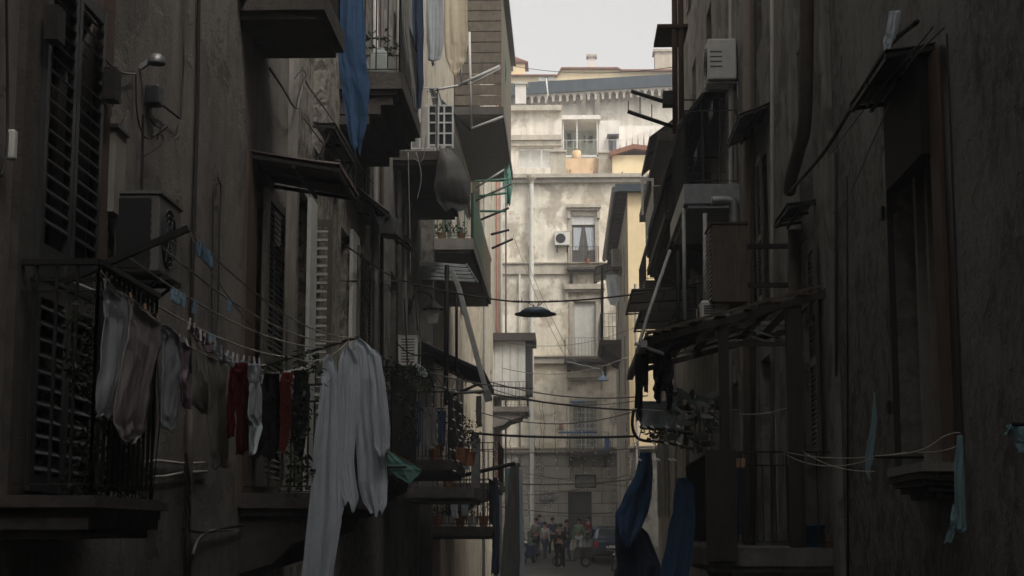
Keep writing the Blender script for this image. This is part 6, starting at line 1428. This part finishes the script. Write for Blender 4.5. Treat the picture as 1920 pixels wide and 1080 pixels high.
person(gx(1062, 70), 70, 1.3, 'person in a dark coat holding up a pale phone', 'cloth_black', 'cloth_navy', h=1.74, arms='phone')
person(gx(1086, 72), 72, 3.0, 'person in a green and white top walking towards us', 'cloth_green', 'cloth_grey', h=1.7, stride=.2)
person(gx(1022, 71), 71, -.8, 'person in pale grey turned away between the dark figures', 'cloth_grey', 'cloth_navy', h=1.6)
def car(x, y, face, label, m='car_blue'):
    z0 = gz(y); r = empty('parked_car', (x, y, z0), label, 'car')
    cf, sf = math.cos(face), math.sin(face)
    def P(a, b, c): return V((x + a * cf - b * sf, y + a * sf + b * cf, z0 + c))
    st = [(-1.98, .45, .75, .8, .60), (-1.93, .3, .85, 1.0, .74), (-1.7, .24, .93, 1.35, .80), (-1.1, .22, .95, 1.47, .84), (0, .22, .94, 1.48, .85), (.55, .22, .92, 1.38, .84), (1.15, .22, .9, .98, .83), (1.75, .26, .8, .84, .8), (2.0, .4, .66, .7, .66)]
    prof = lambda q: [(-q[4], q[1]), (-q[4], (q[1] + q[2]) / 2), (-q[4] + .02, q[2]), (-q[4] + .17 * (1 if q[3] - q[2] > .2 else .3), q[3] - .03), (-q[4] + .3, q[3]), (q[4] - .3, q[3]), (q[4] - .17 * (1 if q[3] - q[2] > .2 else .3), q[3] - .03), (q[4] - .02, q[2]), (q[4], (q[1] + q[2]) / 2), (q[4], q[1])]
    mb = MB(); n = 10
    for q in st: mb.v += [P(a, q[0], c) for a, c in prof(q)]
    for k in range(len(st) - 1):
        for j in range(n): a0 = k * n + j; a1 = k * n + (j + 1) % n; mb.f.append((a0, a1, a1 + n, a0 + n))
    mb.f.append(tuple(range(n))); mb.f.append(tuple((len(st) - 1) * n + j for j in reversed(range(n))))
    mb.build('body', m, r, smooth=False, bevel=.03)
    mb = MB(); mb.quad(P(-.6, -1.97, .92), P(.6, -1.97, .92), P(.52, -1.74, 1.32), P(-.52, -1.74, 1.32)); mb.build('rear_window', 'glass', r, solid=.01)
    mb = MB(); mb.quad(P(-.68, 1.18, .98), P(.68, 1.18, .98), P(.58, .6, 1.37), P(-.58, .6, 1.37)); mb.build('windscreen', 'glass', r, solid=.01)
    for sx in (-1, 1):
        mb = MB(); mb.quad(P(sx * .845, -1.45, .97), P(sx * .845, .95, .95), P(sx * .72, .45, 1.35), P(sx * .72, -1.3, 1.38)); mb.build('side_window', 'glass', r, solid=.01)
        mb = MB(); a = P(sx * .66, -1.98, .72); mb.obox(a, P(.08, 0, 0) - P(0, 0, 0), P(0, .03, 0) - P(0, 0, 0), (0, 0, .13)); mb.build('tail_light', 'tail_red', r)
        mb = MB(); mb.obox(P(sx * .93, .6, .98), P(.07, 0, 0) - P(0, 0, 0), P(0, .05, 0) - P(0, 0, 0), (0, 0, .05)); mb.build('wing_mirror', m, r, bevel=.02)
        for by in (-1.3, 1.25):
            mb = MB(); mb.tube([P(sx * .68, by, .3), P(sx * .87, by, .3)], .3, 18); w1 = mb.build('wheel', 'rubber', r)
            mb = MB(); mb.tube([P(sx * .865, by, .3), P(sx * .885, by, .3)], .18, 10); mb.build('rim', 'grey_metal', w1)
    mb = MB(); mb.obox(P(0, -1.99, .42), P(.72, 0, 0) - P(0, 0, 0), P(0, .05, 0) - P(0, 0, 0), (0, 0, .1)); mb.build('bumper', 'black_plastic', r, bevel=.02)
    mb = MB(); mb.obox(P(0, -2.02, .62), P(.25, 0, 0) - P(0, 0, 0), P(0, .008, 0) - P(0, 0, 0), (0, 0, .055)); mb.build('number_plate', 'bulb_white', r)
    return r
car(gx(1142, 70), 71, 0.05, 'dark blue hatchback parked at the street end, rear towards us', 'car_blue')
car(5.8, 74.5, PI / 2, 'black car across the side street right of the blue one', 'car_dark') if 0 else None
def scooter(x, y, face, label, m='car_dark'):
    z0 = gz(y); r = empty('scooter', (x, y, z0), label, 'scooter'); cf, sf = math.cos(face), math.sin(face)
    def P(a, b, c): return V((x + a * cf - b * sf, y + a * sf + b * cf, z0 + c))
    for by in (-.6, .62):
        mb = MB(); mb.tube([P(0, by, .24) + (P(math.cos(t * PI / 9), 0, 0) - P(0, 0, 0)) * 0 + (P(0, .18 * math.cos(t * PI / 9), .18 * math.sin(t * PI / 9)) - P(0, 0, 0)) for t in range(19)], .055, 8, False); w1 = mb.build('wheel', 'rubber', r)
        mb = MB(); mb.tube([P(-.05, by, .24), P(.05, by, .24)], .13, 10); mb.build('rim', 'grey_metal', w1)
    mb = MB(); mb.hexa([P(-.14, -.85, .4), P(.14, -.85, .4), P(.16, -.1, .32), P(-.16, -.1, .32), P(-.13, -.9, .72), P(.13, -.9, .72), P(.14, -.15, .74), P(-.14, -.15, .74)]); mb.hexa([P(-.17, -.15, .24), P(.17, -.15, .24), P(.17, .35, .24), P(-.17, .35, .24), P(-.17, -.15, .31), P(.17, -.15, .31), P(.17, .35, .31), P(-.17, .35, .31)])
    mb.hexa([P(-.2, .33, .25), P(.2, .33, .25), P(.1, .45, .3), P(-.1, .45, .3), P(-.15, .42, .85), P(.15, .42, .85), P(.08, .52, .85), P(-.08, .52, .85)]); mb.build('body', m, r, bevel=.03)
    mb = MB(); mb.hexa([P(-.13, -.85, .725), P(.13, -.85, .725), P(.12, -.15, .745), P(-.12, -.15, .745), P(-.11, -.83, .82), P(.11, -.83, .82), P(.1, -.2, .8), P(-.1, -.2, .8)]); mb.build('seat', 'black_plastic', r, bevel=.02)
    mb = MB(); mb.tube([P(0, .6, .24), P(0, .5, .6), P(0, .4, 1.0)], .03, 8); mb.tube([P(-.33, .34, 1.05), P(0, .4, 1.0), P(.33, .34, 1.05)], .018, 6); mb.build('handlebar', 'grey_metal', r)
    mb = MB(); mb.lathe(P(0, .5, .88), [(.001, -.05), (.08, -.03), (.08, .03), (.001, .05)], 10); mb.build('headlight', 'bulb_white', r)
    for sx in (-1, 1): mb = MB(); mb.tube([P(sx * .22, .38, 1.03), P(sx * .27, .36, 1.18)], .008, 5); mb.lathe(P(sx * .28, .36, 1.22), [(.001, -.05), (.05, -.02), (.05, .02), (.001, .05)], 8); mb.build('mirror', 'black_plastic', r)
    return r
scooter(-1.9, 66, PI, 'dark scooter parked against the left houses at the street end')
scooter(-1.5, 69.5, PI * .9, 'second dark scooter behind the first at the left', 'car_blue')
scooter(1.9, 62, .1, 'dark scooter parked on the right before the yellow house')
person(gx(1050, 66), 66, 1.0, 'person in a black jacket nearest to us in the street end crowd', 'cloth_black', 'cloth_black', h=1.76, arms='hips')
person(gx(1103, 76), 75.5, 2.2, 'person in a maroon top behind the green top', 'cloth_red', 'cloth_black', h=1.62)
person(gx(1012, 76), 76, -2.0, 'person in a blue top farthest back at the left', 'cloth_blue', 'cloth_tarp', h=1.68, stride=.2)
scooter(gx(1072, 67), 67.5, 1.2, 'dark scooter standing sideways among the people')
def bin_(x, y, label):
    z = gz(y) + .02; r = empty('wheeled_bin', (x, y, z), label, 'bin')
    mb = MB(); mb.hexa([(x - .24, y - .26, z + .08), (x + .24, y - .26, z + .08), (x + .24, y + .26, z + .08), (x - .24, y + .26, z + .08), (x - .29, y - .33, z + .95), (x + .29, y - .33, z + .95), (x + .29, y + .33, z + .95), (x - .29, y + .33, z + .95)]); mb.build('body', 'cloth_green', r, bevel=.02)
    mb = MB(); mb.hexa([(x - .31, y - .36, z + .955), (x + .31, y - .36, z + .955), (x + .31, y + .35, z + .955), (x - .31, y + .35, z + .955), (x - .28, y - .3, z + 1.02), (x + .28, y - .3, z + 1.02), (x + .28, y + .33, z + 1.06), (x - .28, y + .33, z + 1.06)]); mb.build('lid', 'black_plastic', r, bevel=.01)
    for sx in (-.25, .25): mb = MB(); mb.tube([(x + sx - .03, y + .25, z + .1), (x + sx + .03, y + .25, z + .1)], .1, 12); mb.build('wheel', 'rubber', r)
bin_(-2.1, 74.0, 'left of two dark green wheeled bins at the foot of the palazzo'); bin_(-1.4, 74.3, 'right of two dark green wheeled bins at the foot of the palazzo')
zf = PY(846, 862, 26.7).z
for k, (x, y) in enumerate(((-2.6, 27.0), (-2.1, 27.0), (-1.75, 27.9), (-1.7, 29.2))):
    pot(x, y, zf, ['pot plant nearest the wall', 'second pot plant', 'third pot plant', 'farthest pot plant'][k] + ' on the middle left balcony with the hung cloths', 1.0, n=170, wide=.2, tall=.35, ls=.07)
for k, (a, b, t, bt, Y, m, lb) in enumerate(((868, 880, 842, 880, 30.8, 'cloth_grey', 'small grey cloth over the rail beside the grey end panel'), (846, 858, 935, 972, 35.3, 'cloth_white', 'small white cloth drying on the low flower pot balcony'), (866, 878, 938, 968, 35.3, 'cloth_grey', 'small grey cloth right of the white one on the flower pot balcony'), (893, 903, 742, 800, 33, 'cloth_tarp', 'limp grey cloth hanging from the grey rods above the end panel'))):
    cloth('hanging_cloth', m, [[(t, a, b), ((t + bt) / 2, a - 1, b), (bt, a + 1, b + 1)]], ('y', Y), lb, 'cloth', folds=1.6, amp=.04, seed=140 + k, nu=12, nv=14)
for k, (a, b, Y, r_, lb) in enumerate((((742, 640), (800, 662), 24, .012, 'slack cable above the creeper'), ((758, 560), (765, 700), 26, .014, 'cable dropping from the crossing wire to the creeper'), ((776, 530), (783, 620), 28, .012, 'cable dropping to the small white air conditioner'))):
    wire('loose_cable', 'cable_black', catenary(PY(*a, Y), PY(*b, Y), .1 if k == 0 else .0), r_, lb, 'cable')
# ============================================================ HAZE
if HAZE > 0:
    mb = MB(); mb.box(-92, 92, -62, 192, gz(-60) - 1.4, EYE + 42)
    hz = tag(mb.build('haze', 'interior'), kind='stuff'); hz.data.materials.clear()
    m = bpy.data.materials.new('haze'); m.use_nodes = True; n = m.node_tree.nodes; n.clear()
    vo = n.new('ShaderNodeVolumePrincipled'); vo.inputs['Density'].default_value = HAZE; vo.inputs['Color'].default_value = (.86, .9, .95, 1); vo.inputs['Anisotropy'].default_value = .2
    om = n.new('ShaderNodeOutputMaterial'); m.node_tree.links.new(vo.outputs[0], om.inputs['Volume']); hz.data.materials.append(m)
